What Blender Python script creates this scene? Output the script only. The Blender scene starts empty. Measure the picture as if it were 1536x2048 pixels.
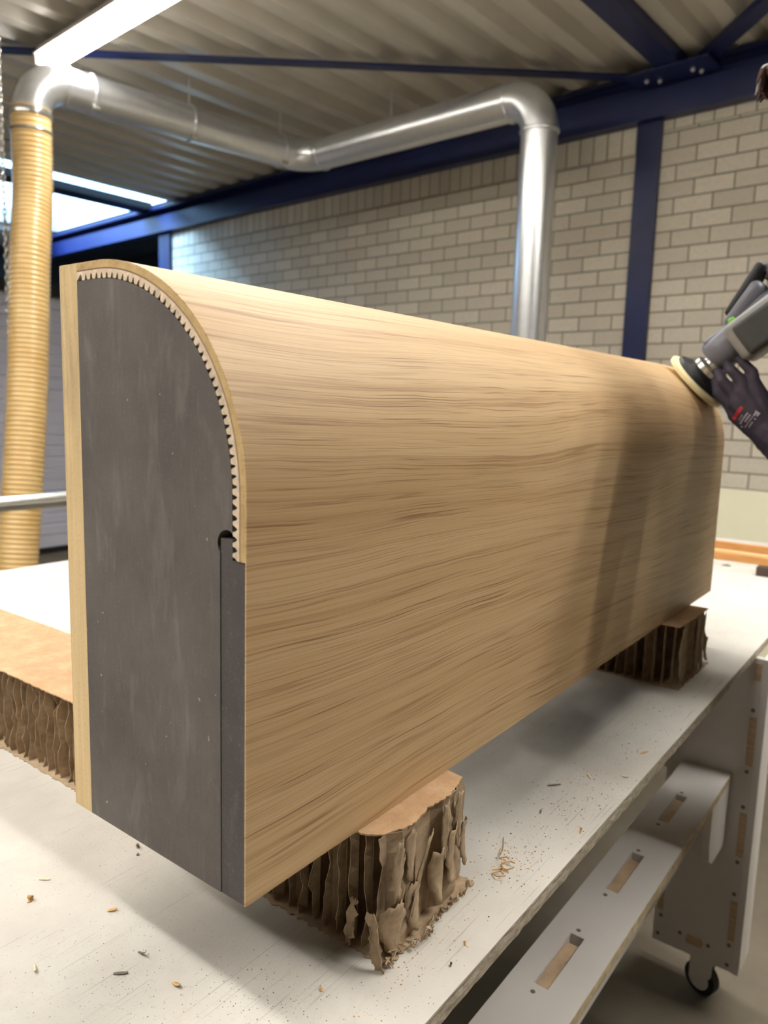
import bpy, bmesh, math, random
from mathutils import Vector, Matrix, noise, Euler
R_ = math.radians
PI = math.pi
sc = bpy.context.scene
COL = sc.collection

# ------------------------------------------------------------------ camera
F = Vector((0.7898, 0.5970, -0.1415)).normalized()
yaw, pitch, roll = .6479, -.1420, .0289
f = Vector((math.cos(yaw)*math.cos(pitch), math.sin(yaw)*math.cos(pitch), math.sin(pitch)))
r = Vector((math.sin(yaw), -math.cos(yaw), 0)); u = r.cross(f)
r2 = math.cos(roll)*r + math.sin(roll)*u; u2 = -math.sin(roll)*r + math.cos(roll)*u
cd = bpy.data.cameras.new('camera'); cam = bpy.data.objects.new('camera', cd); COL.objects.link(cam)
cam.matrix_world = Matrix(((r2.x, u2.x, -f.x, -.36375), (r2.y, u2.y, -f.y, -.39895), (r2.z, u2.z, -f.z, 1.4084), (0, 0, 0, 1)))
cd.sensor_fit = 'VERTICAL'; cd.sensor_height = 36; cd.sensor_width = 27
cd.lens = 36*1498.1/2048
cd.clip_start = .02
cd.dof.use_dof = True; cd.dof.focus_distance = .74; cd.dof.aperture_fstop = 6.6
sc.camera = cam

# ------------------------------------------------------------------ world and exposure
w = bpy.data.worlds.new('sky'); sc.world = w; w.use_nodes = True
bg = w.node_tree.nodes['Background']; bg.inputs[0].default_value = (.44, .70, 1, 1); bg.inputs[1].default_value = .95
sl_ = bpy.data.lights.new('daylight', 'SUN'); sl_.energy = 32.0; sl_.angle = R_(30); sl_.color = (.42, .68, 1)   # bright part of the sky seen by the rooflight
so_ = bpy.data.objects.new('daylight', sl_); COL.objects.link(so_)
so_.rotation_euler = Vector((.80, -.30, -.46)).to_track_quat('-Z', 'Y').to_euler()
sc.view_settings.view_transform = 'Standard'; sc.view_settings.look = 'None'
sc.view_settings.gamma = 1; sc.view_settings.use_curve_mapping = False
sc.view_settings.exposure = 1.0
LAMPW = 9.5       # watts thrown down by each lamp's reflector
TUBE = 9.0        # emission of the fluorescent tubes
ROWS = [1.80, -.75, -1.95, 2.35, 1.30]   # lamp rows, distance along NX; last one added to brighten the box front

# the hall stands 4 degrees off the table
A4 = R_(4.0)
NX = Vector((math.cos(A4), -math.sin(A4), 0)); WX = Vector((math.sin(A4), math.cos(A4), 0))
WD = 4.287          # distance of the brick wall along NX
CZ = 3.38           # underside of the roof deck
TZ = .90            # table top


def hall(wc, nc, z): return WX*wc + NX*nc + Vector((0, 0, z))


# ------------------------------------------------------------------ helpers
def tag(o, label=None, cat=None, group=None, kind=None):
    if label: o['label'] = label
    if cat: o['category'] = cat
    if group: o['group'] = group
    if kind: o['kind'] = kind
    return o


WPOS = {}


def empty(name, loc, label, cat, group=None):
    o = bpy.data.objects.new(name, None); COL.objects.link(o); o.location = loc
    o.empty_display_size = .05
    WPOS[o] = Vector(loc)
    return tag(o, label, cat, group)


class MB:
    """mesh builder, vertices in world space"""
    def __init__(s): s.v = []; s.f = []; s.uv = None

    def add(s, vs, fs):
        b = len(s.v); s.v += [Vector(q) for q in vs]; s.f += [tuple(b+i for i in q) for q in fs]
        return s

    def box(s, lo, hi, fr=None):
        x0, y0, z0 = lo; x1, y1, z1 = hi
        vs = [(x0, y0, z0), (x1, y0, z0), (x1, y1, z0), (x0, y1, z0), (x0, y0, z1), (x1, y0, z1), (x1, y1, z1), (x0, y1, z1)]
        if fr: vs = [fr(*q) for q in vs]
        return s.add(vs, [(0, 3, 2, 1), (4, 5, 6, 7), (0, 1, 5, 4), (1, 2, 6, 5), (2, 3, 7, 6), (3, 0, 4, 7)])

    def prism(s, poly, a, b, fr):
        """poly 2-D list, extruded from a to b; fr(u,v,w)->xyz"""
        n = len(poly)
        vs = [fr(p[0], p[1], a) for p in poly] + [fr(p[0], p[1], b) for p in poly]
        fs = [tuple(range(n))[::-1], tuple(range(n, 2*n))] + [(i, (i+1) % n, n+(i+1) % n, n+i) for i in range(n)]
        return s.add(vs, fs)

    def tube(s, pts, rad, n=24, cap=True):
        pts = [Vector(q) for q in pts]; rads = rad if isinstance(rad, list) else [rad]*len(pts)
        b = len(s.v); up = None
        for i, q in enumerate(pts):
            t = (pts[min(i+1, len(pts)-1)]-pts[max(i-1, 0)]).normalized()
            if up is None:
                up = t.cross(Vector((.3, .2, .9))).normalized()
            up = (up - t*up.dot(t)).normalized(); sd = t.cross(up)
            for k in range(n):
                a = 2*PI*k/n; s.v.append(q+(up*math.cos(a)+sd*math.sin(a))*rads[i])
        for i in range(len(pts)-1):
            for k in range(n):
                s.f.append((b+i*n+k, b+i*n+(k+1) % n, b+(i+1)*n+(k+1) % n, b+(i+1)*n+k))
        if cap:
            s.f.append(tuple(b+k for k in range(n))[::-1]); s.f.append(tuple(b+(len(pts)-1)*n+k for k in range(n)))
        return s

    def lathe(s, prof, org, axis, n=32):
        """prof list of (radius, height) along axis"""
        ax = Vector(axis).normalized(); a1 = ax.orthogonal().normalized(); a2 = ax.cross(a1); org = Vector(org)
        b = len(s.v)
        for (rr, h) in prof:
            for k in range(n):
                a = 2*PI*k/n; s.v.append(org+ax*h+(a1*math.cos(a)+a2*math.sin(a))*max(rr, 1e-5))
        for i in range(len(prof)-1):
            for k in range(n):
                s.f.append((b+i*n+k, b+i*n+(k+1) % n, b+(i+1)*n+(k+1) % n, b+(i+1)*n+k))
        s.f.append(tuple(b+k for k in range(n))[::-1]); s.f.append(tuple(b+(len(prof)-1)*n+k for k in range(n)))
        return s

    def build(s, name, mat, parent=None, origin=None, smooth=False, bevel=0, seg=2, subd=0, weld=False, angle=40):
        if parent is not None: o0 = WPOS[parent]
        elif origin is not None: o0 = Vector(origin)
        else:
            xs = [q.x for q in s.v]; ys = [q.y for q in s.v]; zs = [q.z for q in s.v]
            o0 = Vector(((min(xs)+max(xs))/2, (min(ys)+max(ys))/2, min(zs)))
        me = bpy.data.meshes.new(name); me.from_pydata([q-o0 for q in s.v], [], s.f); me.validate()
        bm = bmesh.new(); bm.from_mesh(me)
        if weld: bmesh.ops.remove_doubles(bm, verts=bm.verts, dist=1e-5)
        bmesh.ops.recalc_face_normals(bm, faces=bm.faces); bm.to_mesh(me); bm.free()
        me.materials.append(mat)
        o = bpy.data.objects.new(name, me); COL.objects.link(o)
        WPOS[o] = o0
        if parent is not None: o.parent = parent
        else: o.location = o0
        if bevel:
            m = o.modifiers.new('b', 'BEVEL'); m.width = bevel; m.segments = seg; m.limit_method = 'ANGLE'; m.angle_limit = R_(35)
        if subd:
            m = o.modifiers.new('s', 'SUBSURF'); m.levels = subd; m.render_levels = subd
        if smooth:
            try: me.shade_smooth() if subd else me.set_sharp_from_angle(angle=R_(angle))
            except Exception: pass
            for p in me.polygons: p.use_smooth = True
        return o


def srgb(c):
    return tuple(((q/255)/12.92 if q/255 <= .04045 else ((q/255+.055)/1.055)**2.4) for q in c) + (1,)


class Mat:
    def __init__(s, name, col=(200, 200, 200), rough=.6, metal=0, spec=.5):
        s.m = bpy.data.materials.new(name); s.m.use_nodes = True; s.t = s.m.node_tree; s.n = s.t.nodes; s.l = s.t.links
        s.b = s.n['Principled BSDF']; s.b.inputs['Base Color'].default_value = srgb(col)
        s.b.inputs['Roughness'].default_value = rough; s.b.inputs['Metallic'].default_value = metal
        s.b.inputs['Specular IOR Level'].default_value = spec
        s.tc = s.n.new('ShaderNodeTexCoord')

    def mapping(s, src='Object', scale=(1, 1, 1), loc=(0, 0, 0), rot=(0, 0, 0)):
        m = s.n.new('ShaderNodeMapping'); m.inputs['Scale'].default_value = scale; m.inputs['Location'].default_value = loc
        m.inputs['Rotation'].default_value = rot
        s.l.new(s.tc.outputs[src] if isinstance(src, str) else src, m.inputs[0]); return m.outputs[0]

    def noise(s, vec, scale=5, detail=4, rough=.5, dist=0):
        n = s.n.new('ShaderNodeTexNoise'); s.l.new(vec, n.inputs['Vector']); n.inputs['Scale'].default_value = scale
        n.inputs['Detail'].default_value = detail; n.inputs['Roughness'].default_value = rough; n.inputs['Distortion'].default_value = dist
        return n.outputs['Fac']

    def ramp(s, fac, stops, interp='LINEAR'):
        n = s.n.new('ShaderNodeValToRGB'); n.color_ramp.interpolation = interp; e = n.color_ramp.elements
        while len(e) < len(stops): e.new(.5)
        for i, (p, c) in enumerate(stops):
            e[i].position = p; e[i].color = c if len(c) == 4 else srgb(c)
        s.l.new(fac, n.inputs[0]); return n.outputs[0]

    def mix(s, fac, a, b, mode='MIX'):
        n = s.n.new('ShaderNodeMix'); n.data_type = 'RGBA'; n.blend_type = mode
        for inp, val in ((n.inputs[0], fac), (n.inputs[6], a), (n.inputs[7], b)):
            if isinstance(val, (int, float)): inp.default_value = val
            elif isinstance(val, tuple): inp.default_value = val if len(val) == 4 else srgb(val)
            else: s.l.new(val, inp)
        return n.outputs[2]

    def math(s, op, a, b=0.0, c=None):
        n = s.n.new('ShaderNodeMath'); n.operation = op
        for i, val in enumerate((a, b) if c is None else (a, b, c)):
            if isinstance(val, (int, float)): n.inputs[i].default_value = val
            else: s.l.new(val, n.inputs[i])
        return n.outputs[0]

    def color(s, out): s.l.new(out, s.b.inputs['Base Color']); return s

    def bump(s, h, strength=.3, dist=.002):
        n = s.n.new('ShaderNodeBump'); n.inputs['Strength'].default_value = strength; n.inputs['Distance'].default_value = dist
        s.l.new(h, n.inputs['Height']); s.l.new(n.outputs[0], s.b.inputs['Normal']); return s


BW = [(0, (0, 0, 0, 1)), (1, (1, 1, 1, 1))]


def bw(p0, p1, inv=False):
    a, b = ((1, 1, 1, 1), (0, 0, 0, 1)) if inv else ((0, 0, 0, 1), (1, 1, 1, 1))
    return [(p0, a), (p1, b)]


def simple(name, col, rough=.6, metal=0, var=.06, scale=8, bump=0, spec=.5, stretch=(1, 1, 1)):
    """flat colour with a faint broad variation"""
    m = Mat(name, col, rough, metal, spec); v = m.mapping(scale=stretch)
    nz = m.noise(v, scale, 5, .6)
    lo = tuple(max(0, q*(1-var)) for q in col); hi = tuple(min(255, q*(1+var)) for q in col)
    m.color(m.ramp(nz, [(.3, lo), (.7, hi)]))
    if bump: m.bump(m.noise(v, scale*12, 3), bump, .002)
    return m


# ------------------------------------------------------------------ materials
def oak():
    m = Mat('oak_veneer', (190, 150, 105), .5, 0, .35)
    uv = m.mapping('UV')
    # slow waviness of the growth lines
    sep = m.n.new('ShaderNodeSeparateXYZ'); m.l.new(uv, sep.inputs[0])
    U, V = sep.outputs[0], sep.outputs[1]
    w1 = m.noise(m.mapping('UV', (1.3, 3.2, 1)), 1.0, 1, .4)
    w2 = m.noise(m.mapping('UV', (7, 22, 1), loc=(3, 1, 0)), 1.0, 2, .5)
    V2 = m.math('ADD', V, m.math('ADD', m.math('MULTIPLY', w1, .085), m.math('MULTIPLY', w2, .007)))
    V2 = m.math('ADD', V2, m.math('MULTIPLY', U, .012))
    cb = m.n.new('ShaderNodeCombineXYZ'); m.l.new(m.math('MULTIPLY', U, .35), cb.inputs[0]); m.l.new(V2, cb.inputs[1])
    g = cb.outputs[0]
    def st(su, sv, sc_=1, d=3, ro=.55, loc=(0, 0, 0)):
        return m.noise(m.mapping(g, (su, sv, 1), loc=loc), sc_, d, ro)
    broad = st(2.2, 16, 1, 2)
    mid = st(2.6, 100, 1, 3, .6)
    fine = st(12, 620, 1, 2, .6)
    base = m.ramp(broad, [(.25, (192, 158, 114)), (.5, (204, 172, 128)), (.75, (214, 185, 143))])
    c = m.mix(m.math('MULTIPLY', m.ramp(mid, bw(.46, .64)), .34), base, (168, 130, 86))
    c = m.mix(m.math('MULTIPLY', m.ramp(fine, bw(.5, .75)), .32), c, (228, 200, 158))
    # open pores: short dark dashes along the grain, denser in the early wood
    pore = st(19, 760, 1, 1, .5, (7, 3, 0))
    dens = m.ramp(mid, bw(.38, .6))
    pm = m.math('MULTIPLY', m.ramp(pore, bw(.56, .66)), m.math('MULTIPLY_ADD', dens, .62, .12))
    c = m.mix(pm, c, (128, 92, 58))
    line = st(1.1, 46, 1, 2, .5, (1, 9, 0))
    lm = m.ramp(line, [(.490, (0, 0, 0, 1)), (.50, (1, 1, 1, 1)), (.510, (0, 0, 0, 1))])
    c = m.mix(m.math('MULTIPLY', lm, .45), c, (138, 102, 66))
    line = st(1.7, 105, 1, 2, .5, (5, 2, 0))
    lm2 = m.ramp(line, [(.49, (0, 0, 0, 1)), (.50, (1, 1, 1, 1)), (.51, (0, 0, 0, 1))])
    c = m.mix(m.math('MULTIPLY', lm2, .32), c, (138, 102, 66))
    m.color(c)
    m.bump(m.math('SUBTRACT', m.math('MULTIPLY', fine, .3), pm), .35, .0006)
    return m.m


def dark_mdf(name, base=(76, 73, 72), dust=.5):
    m = Mat(name, base, .72, 0, .3); v = m.mapping()
    b = m.ramp(m.noise(v, 9, 5, .6), [(.3, tuple(q*.9 for q in base)), (.7, tuple(q*1.12 for q in base))])
    # dust rubbed on in vertical smears
    sm = m.noise(m.mapping(scale=(1, 15, 3.5)), 2.6, 4, .6, .4)
    ms = m.math('MULTIPLY', m.ramp(sm, bw(.54, .8)), dust*.55)
    c = m.mix(ms, b, (150, 143, 138))
    sp = m.noise(m.mapping(), 520, 2, .5)
    c = m.mix(m.math('MULTIPLY', m.ramp(sp, bw(.60, .75)), .30), c, (135, 130, 125))
    sp2 = m.noise(m.mapping(loc=(3, 1, 2)), 160, 1, .5)
    c = m.mix(m.math('MULTIPLY', m.ramp(sp2, bw(.79, .81)), .35), c, (215, 205, 190))
    fib = m.noise(m.mapping(scale=(1, 60, 8)), 8, 2, .5)
    c = m.mix(m.math('MULTIPLY', m.ramp(fib, bw(.45, .75)), .10), c, (40, 38, 38))
    m.color(c); m.bump(sp, .12, .0006)
    return m.m


def table_mat():
    m = Mat('painted_tabletop', (222, 217, 207), .55, 0, .3); v = m.mapping()
    b = m.ramp(m.noise(v, 3.0, 5, .65), [(.3, (190, 185, 175)), (.5, (205, 201, 192)), (.72, (214, 210, 202))])
    st = m.noise(m.mapping(scale=(.8, 1, 1), loc=(2, 1, 0)), 11, 6, .7, .6)
    c = m.mix(m.math('MULTIPLY', m.ramp(st, bw(.58, .76)), .35), b, (184, 172, 156))
    # fine saw dust and grit
    sp = m.noise(v, 420, 2, .5); area = m.noise(m.mapping(loc=(5, 5, 0)), 2.2, 3, .5)
    k = m.math('MULTIPLY', m.ramp(sp, bw(.64, .69)), m.ramp(area, bw(.42, .62)))
    c = m.mix(m.math('MULTIPLY', k, .6), c, (120, 106, 88))
    # long scratches
    for i, (rot, loc) in enumerate(((.5, 0), (-.35, 4), (1.2, 9))):
        s1 = m.noise(m.mapping(scale=(7, 420, 1), rot=(0, 0, rot), loc=(loc, loc, 0)), 1.0, 2, .5)
        s2 = m.noise(m.mapping(scale=(6, 6, 1), loc=(loc+1, 0, 0)), 1, 2)
        mk = m.math('MULTIPLY', m.ramp(s1, bw(.66, .68)), m.ramp(s2, bw(.54, .60)))
        c = m.mix(m.math('MULTIPLY', mk, .38), c, (138, 128, 116))
    m.color(c); m.bump(m.noise(v, 260, 3), .08, .001)
    return m.m


def fibre_edge():
    m = Mat('board_edge', (190, 178, 158), .8); v = m.mapping(scale=(1, 1, 1))
    st = m.noise(m.mapping(scale=(50, 50, 260)), 1, 4, .6)
    g = m.noise(v, 160, 4, .7)
    c = m.ramp(st, [(.25, (126, 112, 92)), (.5, (184, 173, 153)), (.75, (212, 204, 188))])
    c = m.mix(m.math('MULTIPLY', m.ramp(g, bw(.5, .66)), .5), c, (140, 128, 110))
    m.color(c); m.bump(g, .3, .001)
    return m.m


def brick(name, bwid, bh, off, mortar=.011, loc=(0, 0, 0), c1=(208, 200, 184), c2=(190, 182, 167)):
    m = Mat(name, (175, 165, 148), .85, 0, .2)
    t = m.n.new('ShaderNodeTexBrick'); m.l.new(m.mapping('UV', loc=loc), t.inputs[0])
    t.offset = off; t.inputs['Scale'].default_value = 1; t.inputs['Mortar Size'].default_value = mortar/2
    t.inputs['Brick Width'].default_value = bwid; t.inputs['Row Height'].default_value = bh
    t.inputs['Mortar Smooth'].default_value = .25; t.inputs['Bias'].default_value = -.1
    t.inputs['Color1'].default_value = srgb(c1); t.inputs['Color2'].default_value = srgb(c2); t.inputs['Mortar'].default_value = srgb((132, 124, 110))
    g = m.noise(m.mapping('UV'), 45, 5, .7)
    c = m.mix(m.math('MULTIPLY', m.ramp(g, bw(.4, .75)), .3), t.outputs[0], (150, 140, 122))
    m.color(c)
    inv = m.math('SUBTRACT', m.math('MULTIPLY', g, .15), t.outputs['Fac'])
    m.bump(inv, .6, .006)
    return m.m


def galv(name='galvanised_steel', col=(220, 222, 225), rough=.30):
    m = Mat(name, col, rough, .85); v = m.mapping()
    n1 = m.noise(v, 30, 4, .7)
    m.color(m.ramp(n1, [(.3, tuple(q*.95 for q in col)), (.7, col)]))
    m.l.new(m.math('MULTIPLY_ADD', n1, .06, rough-.03), m.b.inputs['Roughness'])
    return m.m


def hose_mat():
    m = Mat('hose_plastic', (224, 190, 128), .35, 0, .5); v = m.mapping()
    m.b.inputs['Subsurface Weight'].default_value = .25; m.b.inputs['Subsurface Radius'].default_value = (.03, .02, .008)
    m.b.inputs['Coat Weight'].default_value = .3; m.b.inputs['Coat Roughness'].default_value = .2
    m.color(m.ramp(m.noise(v, 6, 4), [(.3, (214, 176, 112)), (.7, (230, 199, 140))]))
    return m.m


def emis(name, col, s):
    m = Mat(name, col, .4); m.b.inputs['Emission Color'].default_value = srgb(col); m.b.inputs['Emission Strength'].default_value = s
    return m.m


def paper(name, col=(178, 156, 128)):
    m = Mat(name, col, .9, 0, .15); v = m.mapping()
    c = m.ramp(m.noise(v, 60, 5, .7), [(.3, tuple(q*.86 for q in col)), (.7, tuple(min(255, q*1.08) for q in col))])
    m.color(c); m.bump(m.noise(v, 500, 4), .25, .001)
    t = m.n.new('ShaderNodeBsdfTranslucent')
    return m.m


def kraft():
    m = Mat('kraft_liner', (201, 160, 108), .85, 0, .2); v = m.mapping()
    c = m.ramp(m.noise(v, 35, 6, .75), [(.25, (172, 138, 102)), (.5, (190, 156, 120)), (.75, (206, 174, 140))])
    m.color(c); m.bump(m.noise(v, 150, 5, .7), .35, .002)
    return m.m


def steel_blue():
    m = Mat('blue_paint', (18, 28, 72), .38, 0, .5); v = m.mapping()
    m.color(m.ramp(m.noise(v, 4, 4), [(.3, (16, 25, 66)), (.7, (20, 31, 80))]))
    return m.m


def ply_edge(name='plywood_edge', cols=((214, 184, 124), (196, 160, 100)), s=(4, 300, 20)):
    m = Mat(name, cols[0], .75); g = m.noise(m.mapping(scale=s), 1, 3, .6)
    c = m.ramp(g, [(.3, cols[1]), (.7, cols[0])])
    n2 = m.noise(m.mapping(), 120, 4, .7); c = m.mix(m.math('MULTIPLY', m.ramp(n2, bw(.55, .7)), .4), c, tuple(q*.72 for q in cols[1]))
    m.color(c); return m.m


M = dict(
    oak=oak(), core=dark_mdf('dark_fibreboard', (94, 88, 84), .7), core2=dark_mdf('dark_fibreboard_strip', (78, 73, 72), .35),
    batten=None, table=table_mat(), edge=fibre_edge(),
    kerf=simple('kerfed_fibreboard', (212, 192, 166), .9, var=.12, scale=150, bump=.2).m,
    ply=ply_edge('bending_plywood', ((205, 175, 118), (178, 148, 98)), (4, 90, 90)),
    glue=simple('glue_line', (140, 108, 86), .8).m,
    galv=galv(), steel=galv('bright_steel', (205, 203, 196), .22), hose=hose_mat(),
    blue=steel_blue(), paper=paper('honeycomb_paper'), kraft=kraft(),
    white=simple('white_laminate', (222, 217, 212), .4, var=.03, scale=3).m,
    beech=simple('plywood_lug', (196, 170, 138), .7, var=.12, scale=20, stretch=(1, 1, 8)).m,
    plyedge=simple('laminate_board_edge', (190, 174, 140), .8, var=.15, scale=60).m,
    black=simple('black_plastic', (22, 22, 23), .5, var=.2).m,
    rubber=simple('black_rubber', (18, 18, 18), .7).m,
    grey=simple('grey_plastic', (112, 114, 124), .38, var=.08).m,
    dgrey=simple('dark_grey_plastic', (62, 64, 62), .55, var=.08, bump=.2, scale=20).m,
    lgrey=simple('light_grey_plastic', (140, 140, 136), .5, var=.05).m,
    green=simple('green_button', (120, 205, 60), .4, var=.05).m,
    pad=simple('cream_foam', (236, 222, 172), .8, var=.05, scale=30, bump=.1).m,
    glove=simple('knitted_glove', (58, 50, 62), .75, var=.15, scale=30, bump=.4).m,
    gprint=simple('glove_print', (190, 182, 184), .6).m,
    gred=simple('glove_red_band', (190, 40, 48), .6).m,
    pale=simple('pale_green_board', (240, 236, 206), .6, var=.02, scale=2).m,
    timber=simple('orange_timber', (196, 140, 80), .6, var=.1, scale=6, stretch=(8, 1, 8)).m,
    timber2=simple('pale_timber', (226, 186, 142), .6, var=.08, scale=6, stretch=(8, 1, 8)).m,
    brown=simple('dark_brown_bar', (74, 56, 48), .5, var=.1).m,
    lilac=simple('white_shutter', (206, 206, 222), .5, var=.03, scale=2).m,
    dark=simple('dark_unlit_shell', (48, 46, 48), .9, var=.1, scale=2).m,  # darkness of the unlit opening put into the colour
    frame=simple('dark_frame', (24, 26, 30), .6).m,
    shirt=simple('dark_shirt', (52, 54, 62), .9, var=.1, scale=30, bump=.3).m,
    trousers=simple('work_trousers', (60, 58, 56), .9, var=.1, scale=30, bump=.3).m,
    skin=simple('skin', (205, 150, 122), .5, var=.05).m,
    hair=simple('brown_hair', (70, 44, 32), .28, var=.3, scale=90, stretch=(6, 1, 1), bump=.4).m,
    shave=simple('oak_shaving', (206, 160, 98), .7, var=.15, scale=200).m,
    chip=simple('pale_wood_chip', (224, 206, 172), .8, var=.1, scale=200).m,
    darkchip=simple('grey_wood_chip', (116, 106, 96), .8, var=.1, scale=200).m,
    grit=simple('dark_grit', (74, 64, 54), .9).m,
    concrete=None, deck=None)
m = Mat('beech_batten', (206, 172, 122), .6, 0, .3)
g = m.noise(m.mapping(scale=(4, 240, 6)), 1, 4, .6); g2 = m.noise(m.mapping(), 380, 3, .6)
c = m.ramp(g, [(.25, (200, 172, 126)), (.6, (214, 188, 142)), (.8, (222, 198, 154))])
c = m.mix(m.math('MULTIPLY', m.ramp(g2, bw(.5, .7)), .18), c, (150, 118, 78))
gz = m.n.new('ShaderNodeSeparateXYZ'); m.l.new(m.mapping(), gz.inputs[0])
smudge = m.math('MULTIPLY', m.ramp(m.noise(m.mapping(scale=(1, 30, 5)), 2.2, 4, .6), bw(.42, .66)), m.ramp(gz.outputs[2], bw(.27, .42)))
c = m.mix(m.math('MULTIPLY', smudge, .45), c, (112, 104, 98))
m.color(c); M['batten'] = m.m
m = Mat('concrete_floor', (128, 118, 102), .6, 0, .3); v = m.mapping()
m.color(m.ramp(m.noise(v, 1.6, 7, .65), [(.3, (104, 95, 80)), (.55, (128, 118, 102)), (.75, (146, 137, 120))]))
m.bump(m.noise(v, 40, 4), .1, .003); M['concrete'] = m.m
m = Mat('roof_deck', (176, 170, 158), .33, 0, .5); v = m.mapping()
m.color(m.ramp(m.noise(v, 2, 4), [(.3, (178, 172, 160)), (.7, (194, 188, 176))])); M['deck'] = m.m
# rooflight pane: opal plastic that lets the sky through
m = Mat('opal_pane', (235, 240, 245), .3)
tr = m.n.new('ShaderNodeBsdfTransparent'); tr.inputs[0].default_value = (.95, .98, 1, 1)
tl = m.n.new('ShaderNodeBsdfTranslucent'); tl.inputs[0].default_value = (.9, .95, 1, 1)
mx = m.n.new('ShaderNodeMixShader'); mx.inputs[0].default_value = .35
m.l.new(tr.outputs[0], mx.inputs[1]); m.l.new(tl.outputs[0], mx.inputs[2]); m.l.new(mx.outputs[0], m.n['Material Output'].inputs[0])
M['pane'] = m.m
M['tube'] = emis('fluorescent_tube', (255, 250, 240), TUBE)


def struct(name, mb, mat, **k):
    o = mb.build(name, mat, **k); o['kind'] = 'structure'; return o


def uv_plane(name, mat, p0, du, dv, wu, wv, u0=0, v0=0, thick=0, nrm=None):
    """slab with metre UVs on its front; p0 corner, du/dv unit vectors"""
    mb = MB(); p0 = Vector(p0); n = nrm if nrm is not None else Vector((0, 0, 0))
    a = [p0, p0+du*wu, p0+du*wu+dv*wv, p0+dv*wv]; b = [q+n*thick for q in a]
    mb.add(a+b, [(0, 1, 2, 3), (7, 6, 5, 4), (0, 4, 5, 1), (1, 5, 6, 2), (2, 6, 7, 3), (3, 7, 4, 0)])
    o = mb.build(name, mat); me = o.data; ul = me.uv_layers.new(name='UVMap')
    for lp in me.loops:
        q = me.vertices[lp.vertex_index].co + WPOS[o] - p0
        ul.data[lp.index].uv = (q.dot(du)+u0, q.dot(dv)+v0)
    return o


# ------------------------------------------------------------------ room shell
def hf(a, b, c): return hall(a, b, c)


W0, W1, N0 = -7.5, 10.4, -5.2
struct('floor', MB().box((W0-.2, N0-.2, -.1), (W1+.2, WD+1.4, 0), hf), M['concrete'])
mb_ = brick('brick_wall', .226, .094, .5, loc=(.03, .052, 0))
ms_ = brick('brick_soldiers', .094, .17, 0, loc=(0, 0, 0))
mh_ = brick('brick_headers', .113, .2, 0)
wall = uv_plane('wall_far', mb_, hall(W0, WD, 0), WX, Vector((0, 0, 1)), 6.66-W0, 2.965, thick=.2, nrm=NX); wall['kind'] = 'structure'
o = uv_plane('trim_1', ms_, hall(1.56, WD, 2.965), WX, Vector((0, 0, 1)), 6.66-1.56, .20, thick=.2, nrm=NX); o['kind'] = 'structure'
o = uv_plane('trim_2', mb_, hall(W0, WD, 2.965), WX, Vector((0, 0, 1)), 1.56-W0, .10, v0=2.965, thick=.2, nrm=NX); o['kind'] = 'structure'
o = uv_plane('trim_3', mh_, hall(W0, WD, 3.065), WX, Vector((0, 0, 1)), 1.56-W0, .10, thick=.2, nrm=NX); o['kind'] = 'structure'
o = uv_plane('trim_4', mb_, hall(W0, WD, 3.165), WX, Vector((0, 0, 1)), 6.66-W0, .35, thick=.2, nrm=NX); o['kind'] = 'structure'
struct('wall_recess', MB().box((6.4, WD+1.2, 0), (W1+.2, WD+1.3, 4), hf), M['dark'])  # dark sheet standing in for the unlit opening past the column
struct('wall_left', MB().box((W1, N0, 0), (W1+.2, WD+1.3, 4), hf), M['dark'])
plaster = simple('grey_plaster', (150, 146, 138), .9, var=.05).m
struct('wall_right', MB().box((W0-.2, N0, 0), (W0, WD, 4), hf), plaster)
struct('wall_near', MB().box((W0-.2, N0-.2, 0), (W1+.2, N0, 4), hf), plaster)

# corrugated roof deck, ribs run square to the brick wall
SKY0, SKY1 = 6.62, 9.25; SKN = .6


def deck(name, a, b, n0, n1):
    pit = .2467; prof = []
    k = math.floor((a-1.225)/pit)
    x = 1.225+k*pit
    while x < b:
        prof += [(x, 0), (x+.085, 0), (x+.120, .065), (x+pit-.035, .065)]
        x += pit
    prof = [q for q in prof if a <= q[0] <= b]
    mb = MB(); n = len(prof); vs = []
    for (q, h) in prof: vs += [hall(q, n0, CZ+h), hall(q, n1, CZ+h)]
    for (q, h) in prof: vs += [hall(q, n0, CZ+h+.006), hall(q, n1, CZ+h+.006)]
    fs = []
    for i in range(n-1):
        fs.append((2*i, 2*i+2, 2*i+3, 2*i+1)); fs.append((2*n+2*i, 2*n+2*i+1, 2*n+2*i+3, 2*n+2*i+2))
    mb.add(vs, fs)
    return mb


dk = deck('ceiling', W0-.1, SKY0, N0, WD)
d2 = deck('x', SKY1, W1+.1, N0, WD); dk.add(d2.v, d2.f)
d3 = deck('x', SKY0, SKY1, N0, SKN); dk.add(d3.v, d3.f)
struct('ceiling', dk, M['deck'])
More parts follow.
